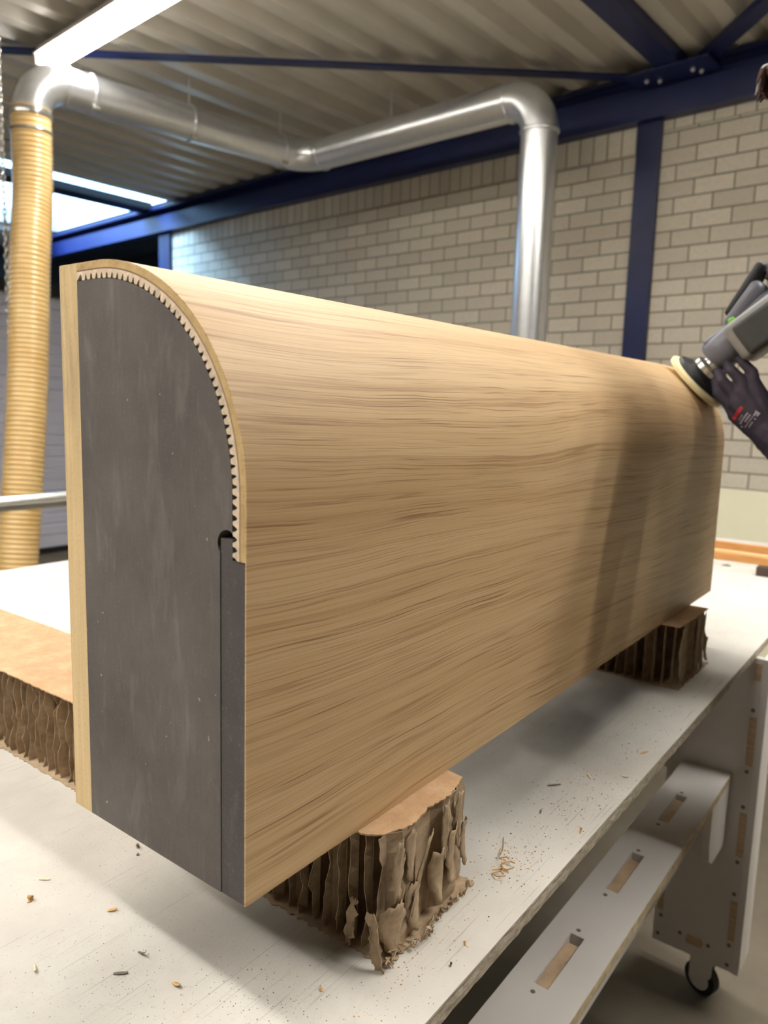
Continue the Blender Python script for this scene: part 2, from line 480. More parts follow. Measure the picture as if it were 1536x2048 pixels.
# insulation above the deck closes the room
rf = MB().box((W0-.2, N0-.2, CZ+.1), (SKY0-.02, WD+.2, CZ+.2), hf).box((SKY1+.02, N0-.2, CZ+.1), (W1+.2, WD+1.4, CZ+.2), hf)
rf.box((SKY0-.02, N0-.2, CZ+.1), (SKY1+.02, SKN-.02, CZ+.2), hf).box((SKY0-.3, WD+.02, CZ-.02), (W1, WD+1.4, CZ+.2), hf)
struct('ceiling', rf, M['dark'])
up = MB().box((SKY0-.02, SKN, CZ+.072), (SKY0, WD, CZ+.26), hf).box((SKY1, SKN, CZ+.072), (SKY1+.02, WD, CZ+.26), hf).box((SKY0, SKN-.02, CZ+.072), (SKY1, SKN, CZ+.26), hf).box((SKY0, WD+.0, CZ+.072), (SKY1, WD+.02, CZ+.26), hf)
win = struct('window_1', up, M['white'])
gl = MB().box((SKY0, SKN, CZ+.24), (SKY1, WD, CZ+.25), hf).build('window_pane', M['pane'], win)
fr = MB()
fr.box((6.84, SKN, CZ-.03), (7.08, WD-.12, CZ+.04), hf)
fr.build('window_purlin', M['frame'], win)
fr = MB()
for nn in (1.4, 2.2, 2.9, 3.05):
    fr.box((SKY0, nn, CZ+.2), (6.9, nn+.03, CZ+.24), hf)
fr.build('window_mullion', M['frame'], win)
# daylight portal in the rooflight opening (only steers sampling of the sky)
ld = bpy.data.lights.new('rooflight_portal', 'AREA'); ld.shape = 'RECTANGLE'; ld.size = WD-SKN; ld.size_y = SKY1-SKY0
lo = bpy.data.objects.new('rooflight_portal', ld); COL.objects.link(lo); lo.location = hall((SKY0+SKY1)/2, (SKN+WD)/2, CZ+.3)
lo.rotation_euler = (0, 0, -A4); ld.cycles.is_portal = True

# ------------------------------------------------------------------ blue steelwork
BZ0, BZ1 = 3.125, 3.385
b = empty('steel_beam', hall(3, WD-.06, BZ0), 'long dark blue steel beam along the top of the grey brick wall', 'beam')
MB().box((W0, WD-.09, BZ0), (W1-.02, WD-.002, BZ1-.1), hf).build('lower_web', M['blue'], b)
MB().box((W0, WD-.05, BZ1-.1), (W1-.02, WD-.002, BZ1-.015), hf).build('upper_web', M['blue'], b)
MB().box((W0, WD-.15, BZ1-.055), (W1-.02, WD-.002, BZ1-.04), hf).box((W0, WD-.15, BZ1-.055), (W1-.02, WD-.14, BZ1-.02), hf).build('top_flange', M['blue'], b)
for nm, wa, wb, lab in (('steel_column', 1.492, 1.638, 'dark blue steel column in the brick wall right of the silver pipe'),
                        ('steel_column', 6.66, 6.86, 'bright blue steel column at the left end of the brick wall')):
    c_ = MB().box((wa, WD-.035, 0), (wb, WD+.03, BZ0), hf).build(nm, M['blue'], bevel=.003)
    tag(c_, lab, 'column', 'blue wall columns')


def bar(name, p, q, wd, ht, mat, label, cat, group=None, angle=True, parent=None):
    """angle profile from p to q"""
    p = Vector(p); q = Vector(q); t = (q-p).normalized(); s_ = t.cross(Vector((0, 0, 1))).normalized(); up_ = s_.cross(t)
    if angle: poly = [(-wd/2, 0), (wd/2, 0), (wd/2, .008), (-wd/2+.008, .008), (-wd/2+.008, ht), (-wd/2, ht)]
    else: poly = [(-wd/2, 0), (wd/2, 0), (wd/2, ht), (-wd/2, ht)]
    mb = MB().prism(poly, 0, (q-p).length, lambda a, b_, c_: p+s_*a+up_*b_+t*c_)
    o = mb.build(name, mat, parent=parent)
    if parent is None: tag(o, label, cat, group)
    return o


z = CZ-.05
bar('brace_bar', hall(5.6, .35, z-.01), hall(1.56, 4.13, z-.01), .07, .04, M['blue'], 'thin blue brace bar slanting across the ceiling above the silver ducts', 'brace bar', 'roof brace bars')
bar('brace_bar', hall(-1.2, 1.75, z), hall(1.22, 4.13, z), .085, .04, M['blue'], 'blue brace bar running to the top right corner of the photo', 'brace bar', 'roof brace bars')
bar('roof_purlin', hall(1.38, N0+.05, z-.02), hall(1.38, 4.135, z-.02), .13, .065, M['blue'], 'wide blue roof purlin meeting the beam above the right column', 'purlin', angle=False)
g_ = empty('gusset_plate', hall(1.38, 4.08, z-.03), 'small bolted blue plate where the roof bars meet above the right column', 'plate')
MB().box((1.15, 3.98, z-.034), (1.62, 4.2, z-.024), hf).build('plate', M['blue'], g_)
for (bw_, bn) in ((1.53, 4.09), (1.47, 4.13), (1.27, 4.09), (1.24, 4.14)):
    MB().lathe([(.013, 0), (.013, .012), (.006, .018)], hall(bw_, bn, z-.034), (0, 0, -1), 6).build('bolt', M['galv'], g_)

# ------------------------------------------------------------------ fluorescent lamps
def lamp(first, loc):
    e = empty('ceiling_lamp', loc, 'white fluorescent ceiling lamp in the upper left, its tube glowing', 'lamp', 'fluorescent ceiling lamps')
    L = Vector(loc)
    fr_ = lambda a, b_, c_: L + WX*a + NX*b_ + Vector((0, 0, c_))
    MB().prism([(-.085, 0), (.085, 0), (.05, .055), (-.05, .055)], -.74, .74, lambda a, b_, c_: fr_(c_, a, b_)).build('housing', M['white'], e)
    for t_ in (-.045, .045): MB().tube([fr_(-.72, t_, -.024), fr_(.72, t_, -.024)], .019, 16).build('tube', M['tube'], e, smooth=True)
    for s_ in (-1, 1): MB().box((s_*.73-.012, -.075, -.05), (s_*.73+.012, .075, 0), fr_).build('tube_holder', M['white'], e)
    ld_ = bpy.data.lights.new('lamp_light', 'AREA'); ld_.shape = 'RECTANGLE'; ld_.size = .045; ld_.size_y = 1.42; ld_.energy = LAMPW; ld_.color = (1, .975, .94); ld_.spread = R_(150)
    lo_ = bpy.data.objects.new('lamp_light', ld_); COL.objects.link(lo_); lo_.parent = e; lo_.location = (0, 0, -.056); lo_.rotation_euler = (0, 0, -A4)
    return e


l0 = lamp(True, hall(3.34, ROWS[0], CZ-.085))
kids = list(l0.children)
lab = {0: 'white fluorescent ceiling lamp cut off by the top left of the photo'}
for i, rx in enumerate(ROWS):
    for k in ((1, 2, 3) if i == 0 else (0, 1, 2) if i < 3 else (3,)):
        if i == 0 and k == 0: continue
        e = l0.copy(); COL.objects.link(e)
        e.location = hall(3.34-1.56*k + (0 if i == 0 else -.3), rx, CZ-.085)
        if i in (1, 2): e.location += WX*.62
        for ch in kids:
            c_ = ch.copy(); COL.objects.link(c_); c_.parent = e
        e['label'] = 'white fluorescent ceiling lamp out of view overhead, in rows inferred from shadows or added for brightness'

# ------------------------------------------------------------------ silver duct and hose
def arc(p, c, q, n=10):
    """round the corner c between p and q (quadratic-ish circular blend)"""
    p, c, q = Vector(p), Vector(c), Vector(q); out = []
    for i in range(n+1):
        t = i/n; out.append(p*(1-t)**2*1.0 + c*2*t*(1-t) + q*t*t)
    return out


DR = .1
E1 = Vector((1.878, 3.768, 3.10)); E2 = Vector((3.68, 3.44, 3.10)); E3 = Vector((3.586, 1.60, 3.10))
d = empty('ventilation_duct', (3.6, 1.56, 0), 'silver galvanised extraction duct bending along the ceiling and down the brick wall', 'duct')


def circ_elbow(corner, din, dout, rad, n=14):
    din = din.normalized(); dout = dout.normalized(); ang = din.angle(dout); tl_ = rad*math.tan(ang/2)
    a = corner-din*tl_; ax = din.cross(dout).normalized(); cen = a + ax.cross(din).normalized()*rad
    out = []
    for i in range(n+1):
        out.append(cen + Matrix.Rotation(ang*i/n, 3, ax) @ (a-cen))
    return out


dn = Vector((0, 0, -1)); d12 = (E2-E1).normalized(); d23 = (E3-E2).normalized()
el1 = circ_elbow(E1, Vector((0, 0, 1)), d12, .19); el2 = circ_elbow(E2, d12, d23, .2); el3 = circ_elbow(E3, d23, dn, .19)
MB().tube(el1, DR+.002, 40).build('elbow', M['galv'], d, smooth=True)
MB().tube([el1[-1], el2[0]], DR, 40).build('pipe', M['galv'], d, smooth=True)
MB().tube(el2, DR+.002, 40).build('elbow', M['galv'], d, smooth=True)
MB().tube([el2[-1], el3[0]], DR, 40).build('pipe', M['galv'], d, smooth=True)
MB().tube(el3, DR+.002, 40).build('elbow', M['galv'], d, smooth=True)
MB().tube([el3[-1], Vector((el3[-1].x, el3[-1].y, .25))], DR, 40).build('pipe', M['galv'], d, smooth=True)
MB().lathe([(.14, 0), (.14, .03), (.105, .06), (.105, .3)], (el3[-1].x, el3[-1].y, 0), (0, 0, 1), 32).build('floor_collar', M['galv'], d, smooth=True)


def ring(cn, ax, rad, wd=.02, t=.006):
    return MB().lathe([(rad, -wd/2), (rad+t, -wd/2), (rad+t*1.6, 0), (rad+t, wd/2), (rad, wd/2)], cn, ax, 40)


rings = [(el1[-1], d12), (el1[-1]+d12*.14, d12), (el1[-1]+d12*.75, d12), (el2[0]-d12*.04, d12), (el2[-1], d23), (el3[0], d23), (el3[-1], dn)]
for cn, ax in rings:
    rg = ring(cn, ax, DR).build('clamp_ring', M['galv'], d, smooth=True)
for cn, ax in (rings[1], rings[2], rings[3]):
    WPOS_r = cn
    side = ax.cross(Vector((0, 0, 1))).normalized()
    for s_ in (1, -1):
        cc = cn + (side*.6*s_ + Vector((0, 0, -.8 if s_ > 0 else .2))).normalized()*(DR+.012)
        MB().tube([cc-ax*.02, cc+ax*.02], .012, 10).build('clamp_bolt', M['steel'], d, smooth=True)
for q in (el1[-1]+d12*.75, el2[0]-d12*.04, el2[-1]+d23*.6):
    MB().tube([q+Vector((0, 0, DR)), Vector((q.x, q.y, CZ))], .005, 8).build('hanger_rod', M['galv'], d)

# flexible hose hanging from the first elbow
hp = []
P0 = el1[0]; ctl = [P0+Vector((0, 0, .02)), P0+Vector((-.01, -.01, -.4)), Vector((1.80, 3.69, 2.1)), Vector((1.735, 3.63, 1.5)), Vector((1.65, 3.57, .9)), Vector((1.56, 3.52, .3)), Vector((1.53, 3.50, .03))]


def catmull(c_, n):
    out = []
    for i in range(len(c_)-1):
        p0 = c_[max(i-1, 0)]; p1 = c_[i]; p2 = c_[i+1]; p3 = c_[min(i+2, len(c_)-1)]
        for k in range(n):
            t = k/n
            out.append(.5*((2*p1)+(p2-p0)*t+(2*p0-5*p1+4*p2-p3)*t*t+(3*p1-p0-3*p2+p3)*t**3))
    out.append(c_[-1]); return out


cl = catmull(ctl, 60)
# resample evenly, rib every 26 mm
seg = [0]
for i in range(1, len(cl)): seg.append(seg[-1]+(cl[i]-cl[i-1]).length)
tot = seg[-1]; hp = []; hr = []; s_ = 0; j = 0; step = .0065; k = 0
while s_ < tot:
    while j < len(seg)-2 and seg[j+1] < s_: j += 1
    t = (s_-seg[j])/max(1e-9, seg[j+1]-seg[j]); hp.append(cl[j].lerp(cl[j+1], t))
    hr.append(DR-.001 + [.006, .003, 0, .003][k % 4]); s_ += step; k += 1
hs = empty('suction_hose', hp[-1], 'translucent tan ribbed suction hose hanging at the left edge behind the table', 'hose')
MB().tube(hp, hr, 32).build('hose_body', M['hose'], hs, smooth=True, angle=80)
ring(hp[4], dn, DR+.006, .03, .004).build('hose_clamp', M['steel'], hs, smooth=True)
ring(hp[18], dn, DR+.004, .012, .004).build('hose_clamp', M['steel'], hs, smooth=True)

# ------------------------------------------------------------------ things in the back left
cb_ = empty('shutter_cabinet', (2.6, 6.2, 0), 'tall pale lilac cabinet with a slatted shutter front in the far left background', 'cabinet')
MB().box((1.2, 6.02, 0), (3.9, 6.5, 2.25)).build('body', M['lilac'], cb_)
mbs = MB()
zz = .16
while zz < 2.15:
    mbs.prism([(0, zz), (-.012, zz+.008), (-.012, zz+.085), (0, zz+.095)], 1.25, 3.85, lambda a, b_, c_: Vector((c_, 6.02+a, b_))); zz += .1
mbs.build('shutter', M['lilac'], cb_)
MB().box((1.22, 5.99, 0), (3.88, 6.02, .05)).build('plinth', M['black'], cb_)
MB().box((1.15, 5.95, 2.25), (3.95, 6.52, 2.36)).build('top_rail', M['black'], cb_)
rl = empty('steel_rail', (.6, 2.24, 0), 'bright steel rail crossing in front of the hose at the left edge', 'rail')
MB().tube([(-1.0, 2.24, 1.025), (1.75, 2.24, 1.025)], .028, 24).build('rail_tube', M['steel'], rl, smooth=True)
for x in (-.9, 1.65):
    MB().tube([(x, 2.24, .0), (x, 2.24, 1.01)], .022, 16).build('post', M['steel'], rl, smooth=True)
    MB().lathe([(.07, 0), (.07, .008), (.03, .012)], (x, 2.24, 0), (0, 0, 1), 20).build('foot', M['steel'], rl)
# pull chain beside the hose
ch = MB()
cp = hall(3.93, 1.62, 0)
zc = CZ
k = 0
while zc > .9:
    a = WX if k % 2 else NX; cc = Vector((1.73, 3.80, zc-.018)); pts = []
    for i in range(9):
        t = 2*PI*i/8; pts.append(cc+a*(.010*math.cos(t))+Vector((0, 0, .019*math.sin(t))))
    ch.tube(pts, .004, 6, cap=False); zc -= .029; k += 1
tag(ch.build('hanging_chain', M['steel'], smooth=True), 'thin steel chain hanging left of the tan hose', 'chain')

# ------------------------------------------------------------------ table
TY0, TY1, TX0, TX1 = -.10, 1.765, -1.15, 2.95
tb = empty('work_table', (.9, .8, 0), 'large white work table with a worn top and slotted panel frame', 'table')
MB().box((TX0, TY0, TZ-.0008), (TX1, TY1, TZ)).box((TX0+.001, TY0+.001, TZ-.003), (TX1-.001, TY1-.001, TZ-.0008)).build('tabletop', M['table'], tb)
# ragged strand board edge below the painted skin
eb = MB(); nseg = 330; P = []
random.seed(4)
for i in range(nseg+1):
    x = TX0+(TX1-TX0)*i/nseg
    rr = .0012*noise.noise(Vector((x*70, 0, 0)))
    for (zz, off) in ((TZ-.003, 0), (TZ-.007, .0006), (TZ-.013, 0), (TZ-.020, .0005)):
        P.append((x, TY0+off+.0015*noise.noise(Vector((x*60, zz*900, 2)))+.0006, zz))
for i in range(nseg+1): P.append((TX0+(TX1-TX0)*i/nseg, TY1, TZ-.003)); P.append((TX0+(TX1-TX0)*i/nseg, TY1, TZ-.020))
fs = []
B0 = 4*(nseg+1)
for i in range(nseg):
    for j in range(3): fs.append((4*i+j, 4*i+4+j, 4*i+5+j, 4*i+1+j))
    fs.append((4*i, B0+2*i, B0+2*i+2, 4*i+4)); fs.append((4*i+3, 4*i+7, B0+2*i+3, B0+2*i+1)); fs.append((B0+2*i, B0+2*i+1, B0+2*i+3, B0+2*i+2))
fs.append((0, 1, 2, 3, B0+1, B0)); fs.append((4*nseg, 4*nseg+1, 4*nseg+2, 4*nseg+3, B0+2*nseg+1, B0+2*nseg))
eb.add(P, fs).build('board_core', M['edge'], tb)


def slab_holes(mb, x0, x1, y0, y1, z0, z1, holes, skip_bottom=False):
    """horizontal slab with rectangular through holes (all in one y band)"""
    hy0 = min(h[2] for h in holes); hy1 = max(h[3] for h in holes)
    mb.box((x0, y0, z0), (x1, hy0, z1)); mb.box((x0, hy1, z0), (x1, y1, z1))
    xs = x0
    for h in sorted(holes):
        mb.box((xs, hy0, z0), (h[0], hy1, z1)); xs = h[1]
    mb.box((xs, hy0, z0), (x1, hy1, z1)); return mb


# lower shelf rail with slots
SH = .60
holes = [(.545, .675, -.025, -.003), (.817, .953, -.025, -.003), (1.098, 1.228, -.025, -.003), (.27, .40, -.025, -.003), (0, .13, -.025, -.003), (-.28, -.15, -.025, -.003)]
sh = slab_holes(MB(), -1.05, 1.405, -.073, .032, SH-.018, SH, holes).build('lower_shelf', M['white'], tb)
MB().box((-1.05, -.0735, SH-.018), (1.405, -.073, SH-.0012)).build('shelf_edging', M['plyedge'], tb)
for h in holes:
    lug = MB().box((h[0]+.006, h[2]+.001, SH-.03), (h[1]-.016, h[3]-.001, SH-.005)); lug.build('joint_lug', M['beech'], tb)
MB().box((-1.05, -.022, SH-.16), (1.38, -.006, SH-.018)).build('shelf_rib', M['white'], tb)
scr = MB()
for h in holes:
    for xx in (h[0]-.017, h[1]+.013): scr.lathe([(.0035, 0), (.0035, .0006)], (xx, (h[2]+h[3])/2+.004, SH), (0, 0, 1), 12)
scr.build('screws', M['darkchip'], tb)['kind'] = 'stuff'
# end frame: top rail, leg boards, side board, castors
for sgn, X0 in ((1, 1.405), (-1, -1.10), (1, 2.80)):
    MB().box((X0, -.1138 if X0 > 0 else TY0+.01, .57), (X0+.018, TY1-.01, TZ-.020)).build('frame_rail', M['white'], tb)
    for ya, yb in ((-.128, .068), (1.60, 1.76)):
        if X0 < 0 and ya < 0: continue
        MB().box((X0, max(ya, -.114), .12), (X0+.018, yb, .57)).build('leg_board', M['white'], tb)
        if ya < 0: MB().box((X0, -.130, .118), (X0+.105, -.114, TZ-.020)).build('side_board', M['white'], tb, bevel=.001)
        MB().box((X0+.018, -.114 if ya < 0 else ya, .12), (X0+.105, yb, .136)).build('foot_board', M['white'], tb)
        cx, cy = X0+.055, (max(ya, -.114)+yb)/2-.02
        MB().box((cx-.04, cy-.035, .112), (cx+.04, cy+.035, .12)).box((cx-.026, cy-.024, .046), (cx-.022, cy+.026, .112)).box((cx+.014, cy-.024, .046), (cx+.018, cy+.026, .112)).build('castor_bracket', M['white'], tb)
        cw = MB().lathe([(.026, -.014), (.040, -.011), (.040, .011), (.026, .014)], (cx-.005, cy, .0405), (1, -.35, 0), 28).build('castor_wheel', M['rubber'], tb, smooth=True)
        MB().lathe([(.010, -.017), (.026, -.015), (.026, .015), (.010, .017)], (cx-.005, cy, .0405), (1, -.35, 0), 24).build('wheel_hub', M['white'], cw, smooth=True)
X0 = 1.405
for (za, zb) in ((.63, .745), (.41, .515), (.197, .297), (.83, .87)):
    MB().box((X0-.0015, -.1135, za), (X0+.002, -.099, zb)).build('joint_lug', M['beech'], tb)
MB().box((X0-.0015, .048, .205), (X0+.002, .062, .29)).build('joint_lug', M['beech'], tb)
MB().prism([(-.045, .148), (-.012, .148), (-.008, .155), (-.012, .170), (-.045, .170), (-.049, .16)], X0-.0015, X0+.002, lambda a, b_, c_: Vector((c_, a, b_))).build('joint_lug', M['beech'], tb)
scr = MB()
for (yy, zz) in ((-.104, .395), (-.104, .315), (-.104, .185), (-.104, .135), (.052, .19), (.056, .14), (.005, .165), (-.06, .162), (-.104, .76), (-.104, .615), (-.104, .53)):
    scr.lathe([(.0045, 0), (.0045, .0012)], (X0, yy, zz), (-1, 0, 0), 12)
scr.build('frame_screws', M['darkchip'], tb)['kind'] = 'stuff'
# upright web with a rounded foot below the shelf end
web = [(1.25, SH-.018), (1.25, .50), (1.262, .455), (1.29, .435), (1.385, .43), (1.40, .445), (1.40, SH-.018)]
MB().prism(web, -.073, -.058, lambda a, b_, c_: Vector((a, c_, b_))).build('shelf_bracket', M['white'], tb, bevel=.001)

# ------------------------------------------------------------------ curved oak panel box
L = 1.375; BX = 1.02; RR = .182; DD = .239; HH = .5; BT = .2115
box_ = empty('curved_oak_box', (.69, .12, BX), 'long oak veneered box with rounded top edge and dark grey end face', 'furniture piece')
P3 = lambda yy, zz, x: Vector((x, yy, BX+zz))


def prof(off, n=40, y_end=BT):
    """outer profile offset inwards by off, from bottom up and over"""
    out = [(off, 0)]
    for i in range(n+1):
        a = PI/2*i/n
        out.append((RR-(RR-off)*math.cos(a), .318+(RR-off)*math.sin(a)))
    out.append((y_end, HH-off)); return out


# veneer shell with UVs
po = prof(0, 48, BT); pi_ = prof(.0011, 48, BT)
al = [0]
for i in range(1, len(po)): al.append(al[-1]+math.dist(po[i], po[i-1]))
vm = MB(); n = len(po)
NXs = 12
vs = []; uvs = []
for k in range(NXs+1):
    x = L*k/NXs
    for i in range(n): vs.append(P3(po[i][0], po[i][1], x)); uvs.append((x, al[i]))
for k in (0, NXs):
    x = L*k/NXs
    for i in range(n): vs.append(P3(pi_[i][0], pi_[i][1], x)); uvs.append((x, al[i]))
fs = []
for k in range(NXs):
    for i in range(n-1): fs.append((k*n+i, k*n+i+1, (k+1)*n+i+1, (k+1)*n+i))
I0 = (NXs+1)*n; I1 = I0+n
for i in range(n-1):
    fs.append((I0+i, I1+i, I1+i+1, I0+i+1)); fs.append((i, I0+i, I0+i+1, i+1)); fs.append((NXs*n+i, NXs*n+i+1, I1+i+1, I1+i))
fs.append(tuple([k*n for k in range(NXs+1)]+[I1, I0])); fs.append(tuple([k*n+n-1 for k in range(NXs+1)]+[I1+n-1, I0+n-1]))
vm.add(vs, fs)
ven = vm.build('oak_veneer', M['oak'], box_, smooth=True, angle=30)
ul = ven.data.uv_layers.new(name='UVMap')
for lp in ven.data.loops: ul.data[lp.index].uv = uvs[lp.vertex_index]
# bending plywood under the veneer
LZ = .272


def trimmed(off, n=40):
    q = prof(off, n); q[0] = (off, LZ); return q


a_ = trimmed(.0011); b_ = trimmed(.0062)
MB().prism(a_+b_[::-1], 0, L, P3).build('bending_plywood', M['ply'], box_)
a_ = trimmed(.0062); b_ = trimmed(.0074)
MB().prism(a_+b_[::-1], .0001, L-.0001, P3).build('glue_line', M['glue'], box_)
# kerfed layer: base strip with teeth
def at_len(off, s):
    """point and inward normal on the offset profile at outer arc length s from the layer's lower end"""
    s1 = .318-LZ
    if s < s1: return Vector((off, LZ+s)), Vector((1, 0))
    s2 = s-s1
    if s2 < RR*PI/2:
        a = s2/RR; return Vector((RR-(RR-off)*math.cos(a), .318+(RR-off)*math.sin(a))), Vector((math.cos(a), -math.sin(a)))
    return Vector((RR+s2-RR*PI/2, HH-off)), Vector((0, -1))


tot = .318-LZ+RR*PI/2+BT-RR
kerf = MB(); pitch = .0079; nt = int(tot/pitch)
random.seed(11)
inner = []; outer = []
s = 0
OT = .0074
for k in range(nt):
    s0 = k*pitch
    curved = s0 > .046
    gap = .0036 if not curved else .0026
    j = random.uniform(-.0003, .0003); top = .0147+random.uniform(-.0004, .0001)
    # tooth: broad at the tip side, V notch between
    for (ds, off) in ((0, .0094), (gap*.5+j, .0118), (gap*.62, top-.0008), (gap*.62+.0008, top), (pitch-gap*.62-.0008, top), (pitch-gap*.62, top-.0008), (pitch-gap*.5+j, .0118)):
        pt, nn_ = at_len(off, s0+ds); inner.append((pt.x, pt.y))
pt, nn_ = at_len(.0094, nt*pitch); inner.append((pt.x, pt.y))
inner.append((BT, HH-.0147)); 
for i in range(81):
    pt, nn_ = at_len(OT, tot*i/80); outer.append((pt.x, pt.y))
kerf.prism(inner+outer[::-1], 0, L, P3)
kerf.build('kerfed_fibreboard', M['kerf'], box_)
# core block with routed corner
core = [(BT, 0), (.0285, 0)]
for i in range(13):
    a = R_(-45+180*i/12); core.append((.0208+.0105*math.cos(a), .2835+.0105*math.sin(a)))
core[2] = (.0285, .2762)
core.append((.0150, .2935)); core.append((.0150, .318))
for i in range(1, 41):
    a = PI/2*i/40; core.append((RR-(RR-.0150)*math.cos(a), .318+(RR-.0150)*math.sin(a)))
core.append((BT, HH-.0150))
MB().prism(core, 0, L, P3).build('fibreboard_core', M['core'], box_)
ins = [(.0013, 0), (.0280, 0), (.0280, .2870), (.0152, .2870), (.0152, LZ-.0004), (.0045, LZ-.0006), (.0024, LZ-.0016), (.0013, LZ-.004)]
MB().prism(ins, .0006, L-.0006, P3).build('fibreboard_strip', M['core2'], box_)
bat = MB().prism([(BT+.0001, 0), (DD, 0), (DD, HH-.0012), (DD-.001, HH), (BT+.0001, HH)], 0, L, P3)
bat.build('batten', M['batten'], box_)


# ------------------------------------------------------------------ honeycomb cardboard strips
def comb(root, lo, hi, fr, a=.0088, seed=1, rough=.0022, zs=9, vis=None):
    """paper honeycomb between lo and hi; fr maps local to world"""
    rnd = random.Random(seed)
    x0, y0, z0 = lo; x1, y1, z1 = hi
    h = a*math.sqrt(3)/2
    nodes = {}
    edges = set()
    SXT = 2.7
    cols = int((x1-x0)/(1.5*a*SXT))+3; rows = int((y1-y0)/(2*h))+3
    def key(px, py): return (round(px/a*4), round(py/a*4))
    for i in range(-1, cols):
        for j in range(-1, rows):
            cx = x0/SXT+i*1.5*a; cy = y0+j*2*h+(h if i % 2 else 0)
            ks = []
            for k in range(6):
                px = cx+a*math.cos(PI/3*k); py = cy+a*math.sin(PI/3*k)
                kk = key(px, py); nodes[kk] = (px*SXT, py); ks.append(kk)
            for k in range(6):
                e_ = tuple(sorted((ks[k], ks[(k+1) % 6]))); edges.add(e_)
    def inside(q): return x0 <= q[0] <= x1 and y0 <= q[1] <= y1
    mb = MB()
    for (ka, kb) in edges:
        p, q = nodes[ka], nodes[kb]
        if not inside(p) and not inside(q): continue
        if abs(p[1]-q[1]) > 1e-4 and min(p[0], q[0]) < x0+.034 and rnd.random() < .62: continue
        clipped = 0
        if not inside(p) or not inside(q):
            if not inside(p): p, q = q, p
            # clip q to the bounds, leave a ragged stub
            t = 1.0
            for (pv, qv, lo_, hi_) in ((p[0], q[0], x0, x1), (p[1], q[1], y0, y1)):
                if qv < lo_: t = min(t, (lo_-pv)/(qv-pv))
                if qv > hi_: t = min(t, (hi_-pv)/(qv-pv))
            q = (p[0]+(q[0]-p[0])*t, p[1]+(q[1]-p[1])*t); clipped = 1
            if abs(p[0]-q[0])+abs(p[1]-q[1]) < .0008: continue
        vs = []
        ph = rnd.uniform(0, 100)
        nz_ = zs
        for k in range(nz_+1):
            zz = z0+(z1-z0)*k/nz_
            for m_, (vx, vy) in enumerate((p, q)):
                d_ = min(vx-x0, x1-vx, vy-y0, y1-vy)
                am = rough*max(0, 1-d_/.012)
                if k in (0, nz_): am *= .3
                nx_ = noise.noise(Vector((vx*60, vy*60, zz*38)))*2; ny_ = noise.noise(Vector((vx*60+9, vy*60, zz*38+5)))*2
                ox, oy = nx_*am, ny_*am
                if m_ == 1 and clipped:
                    # torn outer edge: shrink back here and there
                    tr_ = max(0, noise.noise(Vector((ph, 0, zz*55))))*.9
                    vx, vy = vx+(p[0]-vx)*tr_, vy+(p[1]-vy)*tr_
                vs.append(fr(vx+ox, vy+oy, zz))
        mb.add(vs, [(2*k, 2*k+1, 2*k+3, 2*k+2) for k in range(nz_)])
    o = mb.build('honeycomb_core', M['paper'], root)
    so = o.modifiers.new('t', 'SOLIDIFY'); so.thickness = .0006; so.offset = 0
    return o


def sheet(root, name, poly, z0, z1, fr, mat):
    return MB().prism(poly, z0, z1, lambda a, b_, c_: fr(a, b_, c_)).build(name, mat, root)


def ragged(pts, step=.0035, amp=.0012, seed=0):
    rnd = random.Random(seed); out = []
    for i in range(len(pts)):
        a = Vector(pts[i]); b_ = Vector(pts[(i+1) % len(pts)]); n_ = max(1, int((b_-a).length/step)); nn_ = (b_-a).orthogonal().normalized()
        for k in range(n_):
            out.append(tuple(a.lerp(b_, k/n_)+nn_*rnd.uniform(-amp, amp)))
    return out


def flap(root, p, wdir, tdir, w_, h_, curl, seed, mat=None, name='torn_flap'):
    """curled torn paper flap, p = top centre, hangs along tdir, width along wdir"""
    rnd = random.Random(seed); p = Vector(p); wd = Vector(wdir).normalized(); td = Vector(tdir).normalized(); nd = wd.cross(td)
    nu, nv = 7, 10; vs = []
    for j in range(nv+1):
        t = j/nv
        for i in range(nu+1):
            s_ = i/nu-.5
            ww = w_*(.75+.5*math.sin(PI*min(1, t*1.1)))*(1-.25*t) + .0
            edge = (abs(s_) > .45)*noise.noise(Vector((seed, t*9, s_)))*.006
            yy = t*h_ + (j == nv)*rnd.uniform(-.003, .003) + (j == 0)*rnd.uniform(-.003, .003)
            off = curl*math.sin(t*PI)*.6 + curl*(4*s_*s_)*.7 + .0015*noise.noise(Vector((s_*6, t*6, seed)))
            vs.append(p+wd*(s_*ww+edge)+td*yy+nd*off)
    mb = MB().add(vs, [(j*(nu+1)+i, j*(nu+1)+i+1, (j+1)*(nu+1)+i+1, (j+1)*(nu+1)+i) for j in range(nv) for i in range(nu)])
    o = mb.build(name, mat or M['paper'], root, smooth=True)
    so = o.modifiers.new('t', 'SOLIDIFY'); so.thickness = .0007; so.offset = 0
    return o


